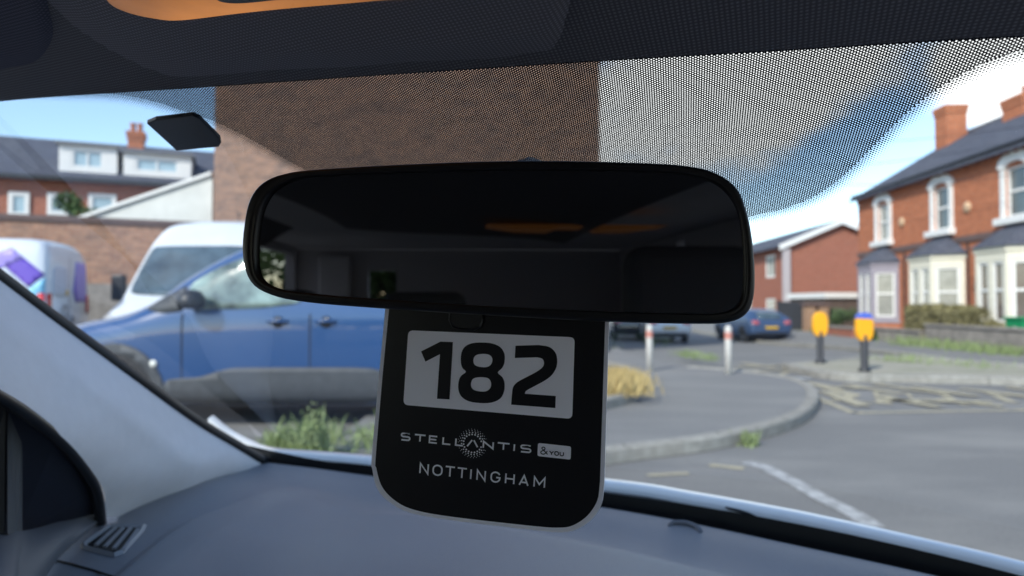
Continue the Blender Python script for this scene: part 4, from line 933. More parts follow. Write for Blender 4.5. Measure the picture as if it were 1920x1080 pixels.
for v in mb.v:
    px, py, dep = projpx(v); vals.append(sdist(px, py)*dep/FPX*1000)
at.data.foreach_set('value', vals)
uvl = me.uv_layers.new(name='UVMap'); n1 = NU+1
ul = [0]*(n1); 
for i in range(1, n1): ul[i] = ul[i-1]+(rowsW[18][i]-rowsW[18][i-1]).length
cen = NU//2; vl = [0]*(NV+1)
for j in range(1, NV+1): vl[j] = vl[j-1]+(rowsW[j][cen]-rowsW[j-1][cen]).length
# true lengths: keep the dot lattice square to the glass by integrating each row from the middle
U = [[0]*n1 for _ in range(NV+1)]; V_ = [[0]*n1 for _ in range(NV+1)]
for j in range(NV+1):
    for i in range(cen+1, n1): U[j][i] = U[j][i-1]+(rowsW[j][i]-rowsW[j][i-1]).length
    for i in range(cen-1, -1, -1): U[j][i] = U[j][i+1]-(rowsW[j][i]-rowsW[j][i+1]).length
for j in range(1, NV+1):
    for i in range(n1): V_[j][i] = V_[j-1][i]+(rowsW[j][i]-rowsW[j-1][i]).length
for p in me.polygons:
    for li in p.loop_indices:
        vi = me.loops[li].vertex_index; j, i = divmod(vi, n1); uvl.data[li].uv = (U[j][i]*1000, V_[j][i]*1000)
m = bpy.data.materials.new('windscreen_glass'); m.use_nodes = True; n, l = nodes(m); n.clear()
def mth(op, a, b=None, c=None):
    q = n.new('ShaderNodeMath'); q.operation = op
    for k, x in enumerate((a, b, c)):
        if x is None: continue
        if isinstance(x, (int, float)): q.inputs[k].default_value = x
        else: l.new(x, q.inputs[k])
    return q.outputs[0]
uvn = n.new('ShaderNodeUVMap'); sp = n.new('ShaderNodeSeparateXYZ'); l.new(uvn.outputs[0], sp.inputs[0])
fa = n.new('ShaderNodeAttribute'); fa.attribute_name = 'frit'; F = fa.outputs['Fac']
sP = 1.45; cw = sP*math.sqrt(3)
def lat(o1, o2):
    a = mth('SUBTRACT', mth('FRACT', mth('ADD', mth('DIVIDE', sp.outputs[0], cw), o1)), .5); b = mth('SUBTRACT', mth('FRACT', mth('ADD', mth('DIVIDE', sp.outputs[1], sP), o2)), .5)
    a = mth('MULTIPLY', a, cw); b = mth('MULTIPLY', b, sP); return mth('SQRT', mth('ADD', mth('MULTIPLY', a, a), mth('MULTIPLY', b, b)))
dd = mth('MINIMUM', lat(0, 0), lat(.5, .5))
clear_dot = mth('LESS_THAN', dd, .352)                    # clear holes in the black print
black_r = mth('MULTIPLY', mth('ADD', F, 8.0), .085)      # outside: black dots that shrink away
black_r = mth('MINIMUM', black_r, .56)
black_dot = mth('LESS_THAN', dd, mth('MAXIMUM', black_r, 0))
inside = mth('GREATER_THAN', F, 0)
blk = mth('ADD', mth('MULTIPLY', inside, mth('SUBTRACT', 1, clear_dot)), mth('MULTIPLY', mth('SUBTRACT', 1, inside), black_dot))
tr = n.new('ShaderNodeBsdfTransparent'); tr.inputs[0].default_value = (.93, .965, .96, 1)
gl = n.new('ShaderNodeBsdfGlossy'); gl.inputs['Roughness'].default_value = .0; gl.inputs['Color'].default_value = (.9, .93, 1, 1)
ge = n.new('ShaderNodeNewGeometry'); dt_ = n.new('ShaderNodeVectorMath'); dt_.operation = 'DOT_PRODUCT'; l.new(ge.outputs['Incoming'], dt_.inputs[0]); l.new(ge.outputs['Normal'], dt_.inputs[1])
ct = mth('ABSOLUTE', dt_.outputs['Value']); fz_ = mth('ADD', .035, mth('MULTIPLY', .9, mth('POWER', mth('SUBTRACT', 1, ct), 5.0)))
mg = n.new('ShaderNodeMixShader'); l.new(fz_, mg.inputs[0]); l.new(tr.outputs[0], mg.inputs[1]); l.new(gl.outputs[0], mg.inputs[2])
# fine dust specks on the glass
vz = n.new('ShaderNodeTexVoronoi'); vz.inputs['Scale'].default_value = .10; l.new(uvn.outputs[0], vz.inputs['Vector'])
spk = mth('LESS_THAN', vz.outputs['Distance'], .018)
wn_ = n.new('ShaderNodeTexWhiteNoise'); l.new(vz.outputs['Position'], wn_.inputs['Vector']); spk = mth('MULTIPLY', spk, mth('GREATER_THAN', wn_.outputs['Value'], .55))
df = n.new('ShaderNodeBsdfTranslucent'); df.inputs[0].default_value = (.75, .75, .72, 1)
md = n.new('ShaderNodeMixShader'); l.new(mth('MULTIPLY', spk, .7), md.inputs[0]); l.new(mg.outputs[0], md.inputs[1]); l.new(df.outputs[0], md.inputs[2])
bk = n.new('ShaderNodeBsdfPrincipled'); bk.inputs['Base Color'].default_value = (.012, .012, .015, 1); bk.inputs['Roughness'].default_value = .5; bk.inputs['Specular IOR Level'].default_value = .1
mf = n.new('ShaderNodeMixShader'); l.new(blk, mf.inputs[0]); l.new(md.outputs[0], mf.inputs[1]); l.new(bk.outputs[0], mf.inputs[2])
om = n.new('ShaderNodeOutputMaterial'); l.new(mf.outputs[0], om.inputs[0])
WS = link('windscreen', me, m, CAR, True)
# headliner: from the header backwards over the camera
rows = []
for j in range(17):
    t = j/16; row = []
    for i in range(71):
        u = i/70; a = curve_at(HD, u**.8); q = a+Vector((0, 0, -.0004))+FW*.0015
        back = Vector((-FW.x, -FW.y, 0))
        z = .05*(1-math.exp(-t*3.5)) + .012*sin(t*2)
        p = q+back*(t**1.4*1.75)+Vector((0, 0, z))
        if i < 10: k_ = 1-i/10; p.z -= .05*k_*k_*min(1, t*6)*(1-sstep(.3, .6, t))
        row.append(p)
    rows.append(row)
hb = MB(); hb.grid(rows); front = [[p for p in rows[0]], [p+Vector((0, 0, .02))+FW*.01 for p in rows[0]]];  cb(hb, 'headliner', M['headliner'], smooth=True)
# console bulge in the headliner with courtesy lamp
def roofz(px, py, base=.0): pass
OC = plane_hit(470, -10, K(0, 0, .175), Vector((0, 0, 1)))
# visor-like raised console pad: outline on the headliner, seen from below
con = [(60, -40), (110, 30), (170, 78), (240, 118), (296, 142), (345, 150), (420, 145), (700, 128), (1000, 106), (1060, 60), (1060, -60), (900, -300), (300, -320), (80, -200)]
def roofpt(px, py, drop):      # hit the headliner surface, then drop
    v = ray(px, py); bvh = HBVH; h, nn, _, _ = bvh.ray_cast(Z0, v.normalized()); return (h-v.normalized()*drop) if h else None
bm = bmesh.new(); vs = []
me_t = bpy.data.meshes.new('t'); tmp = MB(); tmp.grid(rows); me_t.from_pydata([tuple(v) for v in tmp.v], [], tmp.f); bm.from_mesh(me_t); HBVH = BVHTree.FromBMesh(bm); bm.free()
def surf_patch(name, poly, m, drops, parent=CAR, step=40, closed=True, smoothing=True):
    if smoothing: poly = [(p.x, p.y) for p in catmull([Vector((a, b, 0)) for a, b in poly], 5, True)]
    bm = bmesh.new(); bm.faces.new([bm.verts.new((a, b, 0)) for a, b in poly])
    for ax in (0, 1):
        lo = min(p[ax] for p in poly); hi = max(p[ax] for p in poly); c = lo+step
        while c < hi:
            co = [0, 0, 0]; co[ax] = c; no = [0, 0, 0]; no[ax] = 1; bmesh.ops.bisect_plane(bm, geom=bm.verts[:]+bm.edges[:]+bm.faces[:], plane_co=co, plane_no=no); c += step
    bmesh.ops.triangulate(bm, faces=bm.faces)
    def edged(x, y):
        best = 1e9
        for (x0, y0), (x1, y1) in zip(poly, poly[1:]+poly[:1]):
            dx, dy = x1-x0, y1-y0; L2 = dx*dx+dy*dy or 1; t = max(0, min(1, ((x-x0)*dx+(y-y0)*dy)/L2)); best = min(best, math.hypot(x-x0-t*dx, y-y0-t*dy))
        return best
    dead = []
    for v in bm.verts:
        e = edged(v.co.x, v.co.y); q = roofpt(v.co.x, v.co.y, drops(e))
        if q is None: dead.append(v)
        else: v.co = q-CARO
    bmesh.ops.delete(bm, geom=dead, context='VERTS')
    for f in bm.faces: f.smooth = True
    me = bpy.data.meshes.new(name); bm.to_mesh(me); bm.free(); return link(name, me, m, parent)
M['headliner_lit'] = fab('headliner_lit', (.20, .19, .20), (.40, .385, .40)); M['headliner_shaded'] = fab('headliner_shaded', (.09, .09, .115), (.20, .20, .25))  # headliner cloth recoloured lighter and darker, painting in shading that shapes the panels
surf_patch('overhead_console', con, M['headliner_lit'], lambda e: -.0015+.013*sstep(0, 40, e), step=16)
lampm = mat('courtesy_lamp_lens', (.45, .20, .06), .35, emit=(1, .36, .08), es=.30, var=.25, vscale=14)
lp = [(170, -60), (200, 0), (235, 22), (290, 35), (340, 38), (450, 25), (560, 14), (700, 2), (820, -12), (780, -90), (400, -110)]
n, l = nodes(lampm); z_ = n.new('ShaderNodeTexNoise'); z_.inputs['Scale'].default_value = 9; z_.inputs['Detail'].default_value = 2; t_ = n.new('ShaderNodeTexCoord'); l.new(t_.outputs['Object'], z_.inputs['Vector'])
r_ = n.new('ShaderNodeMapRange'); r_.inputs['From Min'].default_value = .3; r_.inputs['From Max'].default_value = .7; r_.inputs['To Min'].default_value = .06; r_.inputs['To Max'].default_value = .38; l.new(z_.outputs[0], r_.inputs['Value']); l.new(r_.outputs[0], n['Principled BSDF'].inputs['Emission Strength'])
surf_patch('courtesy_lamp', lp, lampm, lambda e: .0135+.004*sstep(0, 25, e), step=14)
surf_patch('lamp_switch', [(390, -60), (400, -8), (430, 6), (500, 2), (580, -12), (600, -60)], M['gloss_black'], lambda e: .019+.003*sstep(0, 15, e), step=14)
surf_patch('visor_flap', [(-60, -60), (-60, 126), (20, 126), (70, 112), (98, 70), (92, 20), (60, -60)], M['headliner_shaded'], lambda e: .001+.013*sstep(0, 22, e), step=14)
# pillar
OP = [P(-250, 345, .575), P(-120, 432, .62), P(0, 522, .675), P(120, 612, .735), P(250, 706, .80), P(370, 792, .90), P(440, 834, .955), P(500, 868, 1.0)]
IP = [P(-330, 600, .45), P(-160, 650, .50), P(0, 737, .555), P(70, 782, .60), P(130, 832, .64), P(170, 880, .685), P(194, 920, .72), P(200, 966, .755)]
rows = []
for j in range(25):
    v = j/24; row = []
    for i in range(49):
        u = i/48; a = curve_at(OP, u); b = curve_at(IP, u); p = a.lerp(b, v)
        to = (Z0-p).normalized(); bul = .022*sin(pi*v)**.8*(1-.5*u)+.006*math.exp(-((v-.42)/.12)**2)
        row.append(p+to*bul)
    rows.append(row)
lowpx = [(500, 868), (455, 885), (410, 902), (370, 920), (335, 941), (290, 953), (250, 964), (225, 967), (200, 966)]
last = rows[-1]
# trim the foot of the pillar to its photographed lower line
foot = MB(); low = []
for j in range(25):
    x = curve_at([Vector((a, b, 0)) for a, b in lowpx], j/24); d = projpx(rows[j][48])[2]; low.append(P(x.x, x.y+3, d-.004))
pm_ = MB(); rr_ = []
for j in range(25): rr_.append(rows[j]+[low[j]])
for j in range(25):
    # ease the last columns into the foot line
    for k in range(6): t = (k+1)/7; rr_[j][43+k] = rows[j][43+k].lerp(low[j]+(rows[j][43+k]-rows[j][48]), t*t)
rr_ = [r[:49]+[r[49]] for r in rr_]
pm_.grid([r[:48]+[r[49]] for r in rr_]); cb(pm_, 'pillar_trim', M['pillar'], smooth=True)
cb(MB().tube([p+(Z0-p).normalized()*(-.001) for p in catmull(OP, 6)], .0065, 10), 'windscreen_seal', M['seal'], smooth=True)
cb(MB().tube([p+(Z0-p).normalized()*(-.004) for p in catmull(OP, 6)], .0078, 10), 'glass_edge_trim', M['seal'], smooth=True)
# door mirror corner panel and door top
rim = [P(-160, 655, .50), P(0, 745, .56), P(62, 785, .60), P(118, 832, .64), P(158, 880, .685), P(182, 925, .72), P(190, 985, .76)]
cb(MB().tube([p for p in catmull(rim, 6)], .0055, 10), 'door_seal', M['gloss_black'], smooth=True)
q = MB(); pts = [P(50, 781, .605), P(105, 824, .645), P(148, 872, .685), P(174, 918, .72), P(180, 970, .755), P(30, 1005, .66), P(-120, 1060, .6), P(-160, 660, .53)]
q.add(pts+[p+(p-Z0).normalized()*.02 for p in pts], [list(range(8))]+[(i, (i+1) % 8, 8+(i+1) % 8, 8+i) for i in range(8)]); cb(q, 'mirror_corner_panel', mat('corner_panel', (.012, .014, .025), .5), smooth=False)
q = MB(); q.prism([P(14, 760, .60), P(42, 778, .62), P(42, 1003, .645), P(34, 1010, .63), P(14, 1002, .60)], (P(0, 800, .61)-P(0, 800, .60))*.6); cb(q, 'door_frame_post', mat('door_frame_grey', (.09, .095, .10), .55), bevel=.002)
q = MB(); q.prism([P(0, 752, .585), P(10, 757, .59), P(8, 1000, .59), P(-40, 1010, .58), P(-40, 730, .57)], (P(0, 800, .61)-P(0, 800, .60))*.4); cb(q, 'door_glass_run', M['seal'])
dt = [[P(-300, 1050, .48), P(0, 1001, .60), P(60, 992, .66), P(130, 972, .72), P(182, 958, .755), P(196, 972, .76)],
      [P(-300, 1120, .44), P(0, 1060, .53), P(40, 1050, .59), P(100, 1015, .66), P(150, 990, .72), P(188, 976, .75)],
      [P(-300, 1260, .40), P(0, 1180, .47), P(30, 1150, .52), P(70, 1085, .60), P(120, 1022, .68), P(176, 985, .74)],
      [P(-300, 1700, .38), P(0, 1600, .40), P(20, 1500, .45), P(40, 1200, .56), P(100, 1060, .66), P(172, 990, .74)]]
q = MB(); q.grid([catmull(r, 5) for r in dt]); cb(q, 'door_top', M['dash_dark'], smooth=True)
# dashboard
DE = [P(490, 866, 1.0), P(590, 878, .965), P(700, 893, .925), P(1140, 953, .80), P(1500, 1024, .675), P(1920, 1122, .555), P(2400, 1290, .44)]
LEFT = [ZP(505, 872, -.232), ZP(455, 890, -.236), ZP(370, 925, -.242), ZP(290, 958, -.25), ZP(215, 972, -.25), ZP(180, 990, -.252), ZP(130, 1035, -.256), ZP(70, 1095, -.262), ZP(20, 1170, -.275), ZP(-40, 1300, -.30)]
rows = []
for j in range(61):
    t = j/60; row = []; L0 = curve_at(LEFT, t)
    for i in range(97):
        u = i/96; D = curve_at(DE, u); k_ = (1-u)**2.2
        p = D+(L0-LEFT[0])*k_+(-FW*.52*t)*(1-k_)
        zz = -.018*sstep(0, .16, t)*(1-k_)+.010*sstep(.08, .25, t) - .05*max(0, t-.45)**1.5
        p.z = D.z*(1-t)+(CAMZ-.262)*t*1.0+zz*(1) if True else p.z
        # raised passenger pad and centre hood
        p.z += .010*sstep(.36, .42, u)*sstep(.16, .24, t) - .006*sstep(.05, .09, abs(u-.285))*0
        p.z += .007*sstep(.19, .23, u-.06*t)*(1-sstep(.30, .345, u-.02*t))*sstep(.10, .2, t)
        row.append(p)
    rows.append(row)
q = MB(); q.grid(rows); q.grid([rows[-1], [p+Vector((0, 0, -.25)) for p in rows[-1]]]); DASHROWS = rows; cb(q, 'dashboard', M['dash'], smooth=True)
tmp = MB(); tmp.grid(rows); me_t = bpy.data.meshes.new('t'); me_t.from_pydata([tuple(v) for v in tmp.v], [], tmp.f); bm = bmesh.new(); bm.from_mesh(me_t); DB = BVHTree.FromBMesh(bm); bm.free()
def dpt(px, py, up=0):
    v = ray(px, py).normalized(); h, nn, _, _ = DB.ray_cast(Z0, v)
    if h is None: h = ZP(px, py, -.26)
    return h+Vector((0, 0, up))
# dark gutter between glass and dash
ra = [curve_at(BS, i/60) for i in range(61)]; rb = [curve_at(DE, i/60) for i in range(61)]
q = MB(); q.grid([[p+Vector((0, 0, .0005)) for p in ra], [p+Vector((0, 0, -.03)) for p in ra], [p+Vector((0, 0, -.03)) for p in rb], [p+Vector((0, 0, .0005)) for p in rb]]); cb(q, 'demister_slot', M['seal'], smooth=False)
# bonnet edge beyond the glass
be = [P(400, 778, 1.10), P(435, 806, 1.10), P(470, 824, 1.09), P(510, 838, 1.08), P(600, 845, 1.05), P(700, 853, 1.01), P(1140, 897, .89), P(1300, 921, .84), P(1500, 957, .77), P(1700, 1001, .70), P(1920, 1052, .635), P(2400, 1185, .52)]
bec = catmull(be, 6)
rows = []
for i, p in enumerate(bec):
    t = (bec[min(i+1, len(bec)-1)]-bec[max(i-1, 0)]).normalized(); out = Vector((-t.y, t.x, 0)); out = out if out.dot(FW) > 0 else -out; out.normalize(); k_ = p.y*.020; dn = Vector((0, 0, -1))
    low = p-out*k_*1.0+dn*k_*.12
    rows.append([low+dn*.01, low, low.lerp(p, .5)-dn*k_*.02, p-out*k_*.1, p+out*k_*.1+dn*k_*.04, p+out*k_*.6+dn*k_*.4, p+out*.2+dn*.13, p+out*.7+dn*.42])
q = MB(); q.grid([list(r) for r in rows]); cb(q, 'bonnet', M['bonnet'], smooth=True)
q = MB(); q.grid([[r[0] for r in rows], [r[0]+Vector((0, 0, -.05)) for r in rows]]); cb(q, 'cowl', mat('cowl_grey', (.16, .165, .165), .6, var=.4, vscale=30))
wp = catmull([P(1360, 951, .80), P(1420, 967, .785), P(1470, 978, .77), P(1520, 988, .752), P(1580, 1003, .735)], 5)
cb(MB().tube(wp, [.001+.0028*sin(pi*i/(len(wp)-1)) for i in range(len(wp))], 8), 'wiper', M['rubber'], smooth=True)
# dash vent
vo = [(203, 984), (276, 985), (270, 998), (232, 1040), (215, 1046), (152, 1030), (150, 1022)]; vi = [(208, 991), (262, 992), (256, 1002), (226, 1034), (213, 1039), (164, 1026), (163, 1022)]
q = MB(); n_ = len(vo); A_ = [dpt(a, b, .0005) for a, b in vo]; B_ = [dpt((a+c)/2, (b+d)/2, .0035) for (a, b), (c, d) in zip(vo, vi)]; C_ = [dpt(a, b, .0018) for a, b in vi]; D_ = [dpt(a, b, .0006) for a, b in vi]
q.add(A_+B_+C_+D_, [(k*n_+i, k*n_+(i+1) % n_, (k+1)*n_+(i+1) % n_, (k+1)*n_+i) for k in range(3) for i in range(n_)]); VT = cb(q, 'side_vent', M['vent_grey'], smooth=False)
q = MB(); q.add([dpt(a, b, .0009) for a, b in vi], [list(range(n_))]); q.build('vent_recess', M['seal'], VT, rel=CARO)
for k in range(4):
    a = (176+k*17, 1026+k*3.5); b = (214+k*14.5, 993)
    if k == 3: b = (256, 996)
    q = MB(); pa, pb = dpt(*a, .0012), dpt(*b, .0012); dx = Vector((.0035, 0, 0)); q.prism([pa, pa+dx, pb+dx, pb], (0, 0, .0022)); q.build('vane', M['vent_grey'], VT, rel=CARO)
q = MB(); q.tube([dpt(a, b, .0006) for a, b in [(96, 1050), (130, 1058), (180, 1072), (240, 1092), (300, 1120)]], .0011, 6); cb(q, 'dash_seam', M['seal'])
# small clip on the far dash edge
q = MB(); a = dpt(1262, 985); q.tube(catmull([dpt(1255, 985, -.002), dpt(1264, 983, .0015), dpt(1290, 985, .002), dpt(1308, 992, .001), dpt(1314, 998, -.002)], 4), .003, 8); cb(q, 'mat_clip', M['dash_dark'], smooth=True)
# rest of the cabin: sides, roof shell, back, seats -- what the mirror sees
def kbox(mb, l0, f0, z0, l1, f1, z1):
    t = MB().box(l0, f0, z0, l1, f1, z1); mb.add([K(v.x, v.y, v.z) for v in t.v], t.f)
q = MB(); zt = .20; FB = -2.7
for sgn in (-1, 1):
    a, b = (-.74, -.70) if sgn < 0 else (.70, .74)
    kbox(q, a, FB, -1.05, b, .65, -.34)                       # doors up to the sill
    kbox(q, a, -1.799, .09, b, -.05, zt); kbox(q, a, FB, .178, b, -1.80, zt)                          # roof rail
    kbox(q, a, -.84, -.339, b, -.70, .089)                    # door pillar
    kbox(q, a, -1.88, -.339, b, -1.66, .089)
    kbox(q, a, FB, -.339, b, -2.62 if sgn < 0 else -1.881, .177)
for l0, l1 in ((-.70, -.40), (-.28, .70)): kbox(q, l0, FB, -1.05, l1, FB+.04, zt)
kbox(q, -.399, FB, -1.05, -.281, FB+.04, -.02); kbox(q, -.399, FB, .11, -.281, FB+.04, zt)
kbox(q, -.74, FB, -1.09, .74, .9, -1.06); kbox(q, -.74, FB-.04, zt+.005, .74, -.05, zt+.03)
cb(q, 'cabin_shell', M['shell'])
q = MB()
for l0 in (-.69, .66): kbox(q, l0, -.85, -.33, l0+.03, -.69, .088)
cb(q, 'door_pillar_trim', M['pillar'], bevel=.01)
q = MB(); kbox(q, -.60, FB+.045, -.33, -.47, FB+.10, .17); cb(q, 'rear_pillar_trim', M['pillar'], bevel=.01)
q = MB(); zr = .168; q.prism([K(a, -1.36, zr+b) for a, b in [(.05, 0), (.12, -.010), (.20, -.012), (.22, -.004), (.30, -.004), (.32, -.012), (.40, -.010), (.48, 0)]], K(0, .10, 0)-K(0, 0, 0)); cb(q, 'added_glow_strip', mat('added_glow_strip', (.45, .20, .06), .35, emit=(1, .36, .08), es=.05))  # glowing strip added where the mirror has to pick up orange light
tg = bpy.data.materials.new('side_glass'); tg.use_nodes = True; n, l = nodes(tg); n.clear(); a_ = n.new('ShaderNodeBsdfTransparent'); a_.inputs[0].default_value = (.96, .98, .96, 1); b_ = n.new('ShaderNodeOutputMaterial'); l.new(a_.outputs[0], b_.inputs[0])
for l0 in (-.722, .722):
    for f0, f1 in ((-1.655, -.845), (-2.615, -1.885)):
        if l0 > 0 and f0 < -2: continue
        q = MB(); q.add([K(l0, f0, -.335), K(l0, f1, -.335), K(l0, f1, .088), K(l0, f0, .088)], [(0, 1, 2, 3)]); cb(q, 'side_glass', tg)
def seat(l0, nm='seat', df=0, ht=.015):
    st_ = MB(); kbox(st_, l0-.24, df-.95, -.75, l0+.24, df-.42, -.6); s_ = cb(st_, nm, M['seat'], bevel=.04, seg=3)
    b_ = MB(); kbox(b_, l0-.23, df-1.05, -.60, l0+.23, df-.92, -.12); b_.build('backrest', M['seat'], s_, rel=CARO, bevel=.05, seg=4)
    h_ = MB(); kbox(h_, l0-.13, df-1.06, -.10, l0+.13, df-.96, ht); h_.build('headrest', M['seat'], s_, rel=CARO, bevel=.04, seg=4)
seat(-.40); seat(.44, ht=.10); seat(-.12, 'rear_seat', -.85)
# ------------------------------------------------------------------ rear-view mirror
mo_ = [(452, 480), (455, 420), (466, 372), (490, 342), (530, 325), (600, 316), (800, 305), (1000, 300), (1200, 304), (1290, 310), (1345, 324), (1384, 354), (1402, 400), (1412, 450), (1417, 510), (1414, 560), (1400, 590), (1368, 605), (1310, 608), (1140, 604), (900, 591), (700, 578), (570, 567), (505, 553), (467, 528)]
mi_ = [(480, 480), (484, 425), (494, 385), (515, 355), (556, 336), (620, 329), (800, 322), (1000, 318), (1200, 321), (1280, 326), (1335, 340), (1368, 366), (1387, 405), (1393, 452), (1395, 508), (1392, 552), (1380, 575), (1352, 586), (1300, 588), (1140, 584), (900, 573), (700, 560), (590, 551), (520, 541), (487, 520)]
ma, mb_, mc = P(460, 450, .358), P(1410, 450, .315), P(930, 600, .3347); MN = (mb_-ma).cross(mc-ma).normalized(); MN = MN if MN.dot(Z0-ma) > 0 else -MN
def MP(x, y, o=0): return plane_hit(x, y, ma, MN)+MN*o
def loop(pts, o=0, k=4): return [MP(p.x, p.y)+MN*o for p in catmull([Vector((a, b, 0)) for a, b in pts], k, True)]
outer = loop(mo_); inner = loop(mi_); ctr = sum(outer, Vector())/len(outer)
def scl(lp, s, o): return [ctr+(p-ctr)*s+MN*o for p in lp]
def mix(a, b, t, o): return [x.lerp(y, t)+MN*o for x, y in zip(a, b)]
ringS = [mix(inner, outer, 0, -.0022), mix(inner, outer, .04, .0), mix(inner, outer, .20, .0012), mix(inner, outer, .30, .0004), mix(inner, outer, .42, .0010), mix(inner, outer, .8, .0006), mix(inner, outer, .96, -.0012), mix(inner, outer, 1.0, -.004), scl(outer, .995, -.010), scl(outer, .96, -.022), scl(outer, .85, -.034), scl(outer, .6, -.040), scl(outer, .2, -.042)]
n_ = len(outer); q = MB(); q.add([p for r in ringS for p in r], [(k*n_+i, k*n_+(i+1) % n_, (k+1)*n_+(i+1) % n_, (k+1)*n_+i) for k in range(len(ringS)-1) for i in range(n_)]+[list(range((len(ringS)-1)*n_, len(ringS)*n_))])
RM = cb(q, 'rear_view_mirror', M['gloss_black'], smooth=True)
gm = bpy.data.materials.new('dimmed_mirror_glass'); gm.use_nodes = True; n, l = nodes(gm); b = n['Principled BSDF']; b.inputs['Base Color'].default_value = (.15, .155, .16, 1); b.inputs['Specular IOR Level'].default_value = 0; b.inputs['Metallic'].default_value = 1; b.inputs['Roughness'].default_value = .012
gmesh = MB(); gmesh.add([p-MN*.0021 for p in inner], [list(range(n_))]); gmesh.build('mirror_glass', gm, RM, rel=CARO)
st_ = MB(); st_.tube([ctr-MN*.036, ctr-MN*.06+Vector((0, 0, .03)), ctr-MN*.10+Vector((0, .01, .05))], .014, 12); st_.build('mirror_stalk', M['gloss_black'], RM, rel=CARO, smooth=True)
# square sensor pad stuck to the glass
sb = [(275, 232), (292, 225), (362, 217), (374, 222), (413, 261), (415, 268), (410, 276), (331, 283)]
def ws_hit(px, py):
    v = ray(px, py).normalized(); h, nn, _, _ = WB.ray_cast(Z0, v); return h
tmp = MB(); tmp.grid(rowsW); me_t = bpy.data.meshes.new('t'); me_t.from_pydata([tuple(v) for v in tmp.v], [], tmp.f); bm = bmesh.new(); bm.from_mesh(me_t); WB = BVHTree.FromBMesh(bm); bm.free()
base = [ws_hit(a, b) for a, b in sb]; nrm = (base[2]-base[0]).cross(base[5]-base[0]).normalized(); nrm = nrm if nrm.dot(Z0-base[0]) > 0 else -nrm
bo = base[0]; pad = [plane_hit(a, b, bo+nrm*.012, nrm) for a, b in sb]
q = MB(); q.prism(pad, (pad[0]-Z0).normalized()*.002+Vector((.0002, 0, .0028))); o = q.build('windscreen_pad', M['gloss_black'], None, bevel=.0006, seg=3, rel=pad[0]); o.location = pad[0]
tag(o, 'small black slanted pad stuck to the windscreen at the upper left of the mirror', 'sensor pad')
# ------------------------------------------------------------------ hanging tag
ca, cb_, cc = P(710, 700, .352), P(1136, 700, .322), P(910, 980, .333); CN = (cb_-ca).cross(cc-ca).normalized(); CN = CN if CN.dot(Z0-ca) > 0 else -CN
sh = -MN*.0
ca = ca+(ca-Z0).normalized()*.018
def CP(x, y, o=0): return plane_hit(x, y, ca, CN)+CN*o
outl = [(726, 540), (1143, 556), (1138, 700), (1133, 905), (1128, 945), (1108, 975), (1080, 993), (1050, 998), (1000, 994), (850, 976), (775, 963), (735, 945), (708, 918), (698, 880), (697, 855), (711, 700)]
inn = [(733, 546), (1136, 562), (1132, 700), (1125, 903), (1120, 938), (1102, 966), (1076, 984), (1050, 989), (1000, 986), (850, 969), (778, 956), (742, 939), (717, 913), (706, 878), (705, 855), (718, 700)]
def rnd(pts):
    a = catmull([Vector((x, y, 0)) for x, y in pts[3:16]], 5); return [Vector((x, y, 0)) for x, y in pts[:2]]+a
TG = empty('hanging_tag', CP(932, 590), 0, 'black and white numbered paper tag 182 hanging from the back of the rear-view mirror', 'tag'); TO = Vector(TG.location)
M['tag_white'] = mat('tag_white', (.85, .83, .90), .55); M['tag_black'] = mat('tag_black', (.006, .006, .008), .35, spec=.4)
M['tag_panel'] = mat('tag_panel', (.93, .90, .97), .5); M['tag_grey'] = mat('tag_print', (.88, .88, .92), .5)
q = MB(); q.prism([CP(p.x, p.y) for p in rnd(outl)], -CN*.0012); q.build('card', M['tag_white'], TG, rel=TO)
q = MB(); q.add([CP(p.x, p.y, .0002) for p in rnd(inn)], [list(range(len(rnd(inn))))]); q.build('black_print', M['tag_black'], TG, rel=TO)
def rquad(c, r, k=6):      # rounded quadrilateral through pixel corners
    out = []
    for i in range(4):
        a = Vector((*c[(i-1) % 4], 0)); b = Vector((*c[i], 0)); d = Vector((*c[(i+1) % 4], 0)); p = b+(a-b).normalized()*r; s_ = b+(d-b).normalized()*r
        for j in range(k+1): t = j/k; out.append((1-t)**2*p+2*t*(1-t)*b+t*t*s_)
    return out
def c4(pts, s, ox, oy): return [(ox+a/s, oy+b/s) for a, b in pts]
def flat(name, polys, m, off, parent=TG):
    q = MB()
    for i, p in enumerate(polys): q.add([CP(v[0], v[1], off) for v in p], [list(range(len(p)))])
    bm = bmesh.new(); me = bpy.data.meshes.new(name); me.from_pydata([tuple(v-TO) for v in q.v], [], q.f); bm.from_mesh(me); bmesh.ops.triangulate(bm, faces=bm.faces); bm.to_mesh(me); bm.free()
    return link(name, me, m, parent)
flat('number_panel', [rquad(c4([(296, 139), (1028, 170), (1017, 529), (274, 467)], 2.3477, 640, 560), 10)], M['tag_panel'], .0004)
S4 = (2.3477, 640, 560)
one = c4([(353, 232), (438, 189), (493, 191), (478, 443), (423, 440), (436, 244), (372, 277)], *S4)
o8 = [(622, 193), (665, 197), (702, 214), (720, 245), (719, 282), (709, 305), (690, 325), (710, 345), (720, 372), (717, 410), (700, 440), (662, 457), (612, 459), (562, 451), (530, 430), (517, 400), (518, 365), (528, 340), (550, 322), (535, 305), (528, 280), (530, 240), (545, 212), (577, 196)]
h1 = [(625, 243), (650, 246), (664, 258), (666, 275), (658, 292), (640, 301), (610, 300), (590, 292), (583, 278), (585, 260), (598, 247)]
h2 = [(615, 345), (645, 349), (658, 362), (661, 380), (654, 397), (636, 408), (605, 407), (583, 400), (573, 385), (574, 365), (585, 350)]
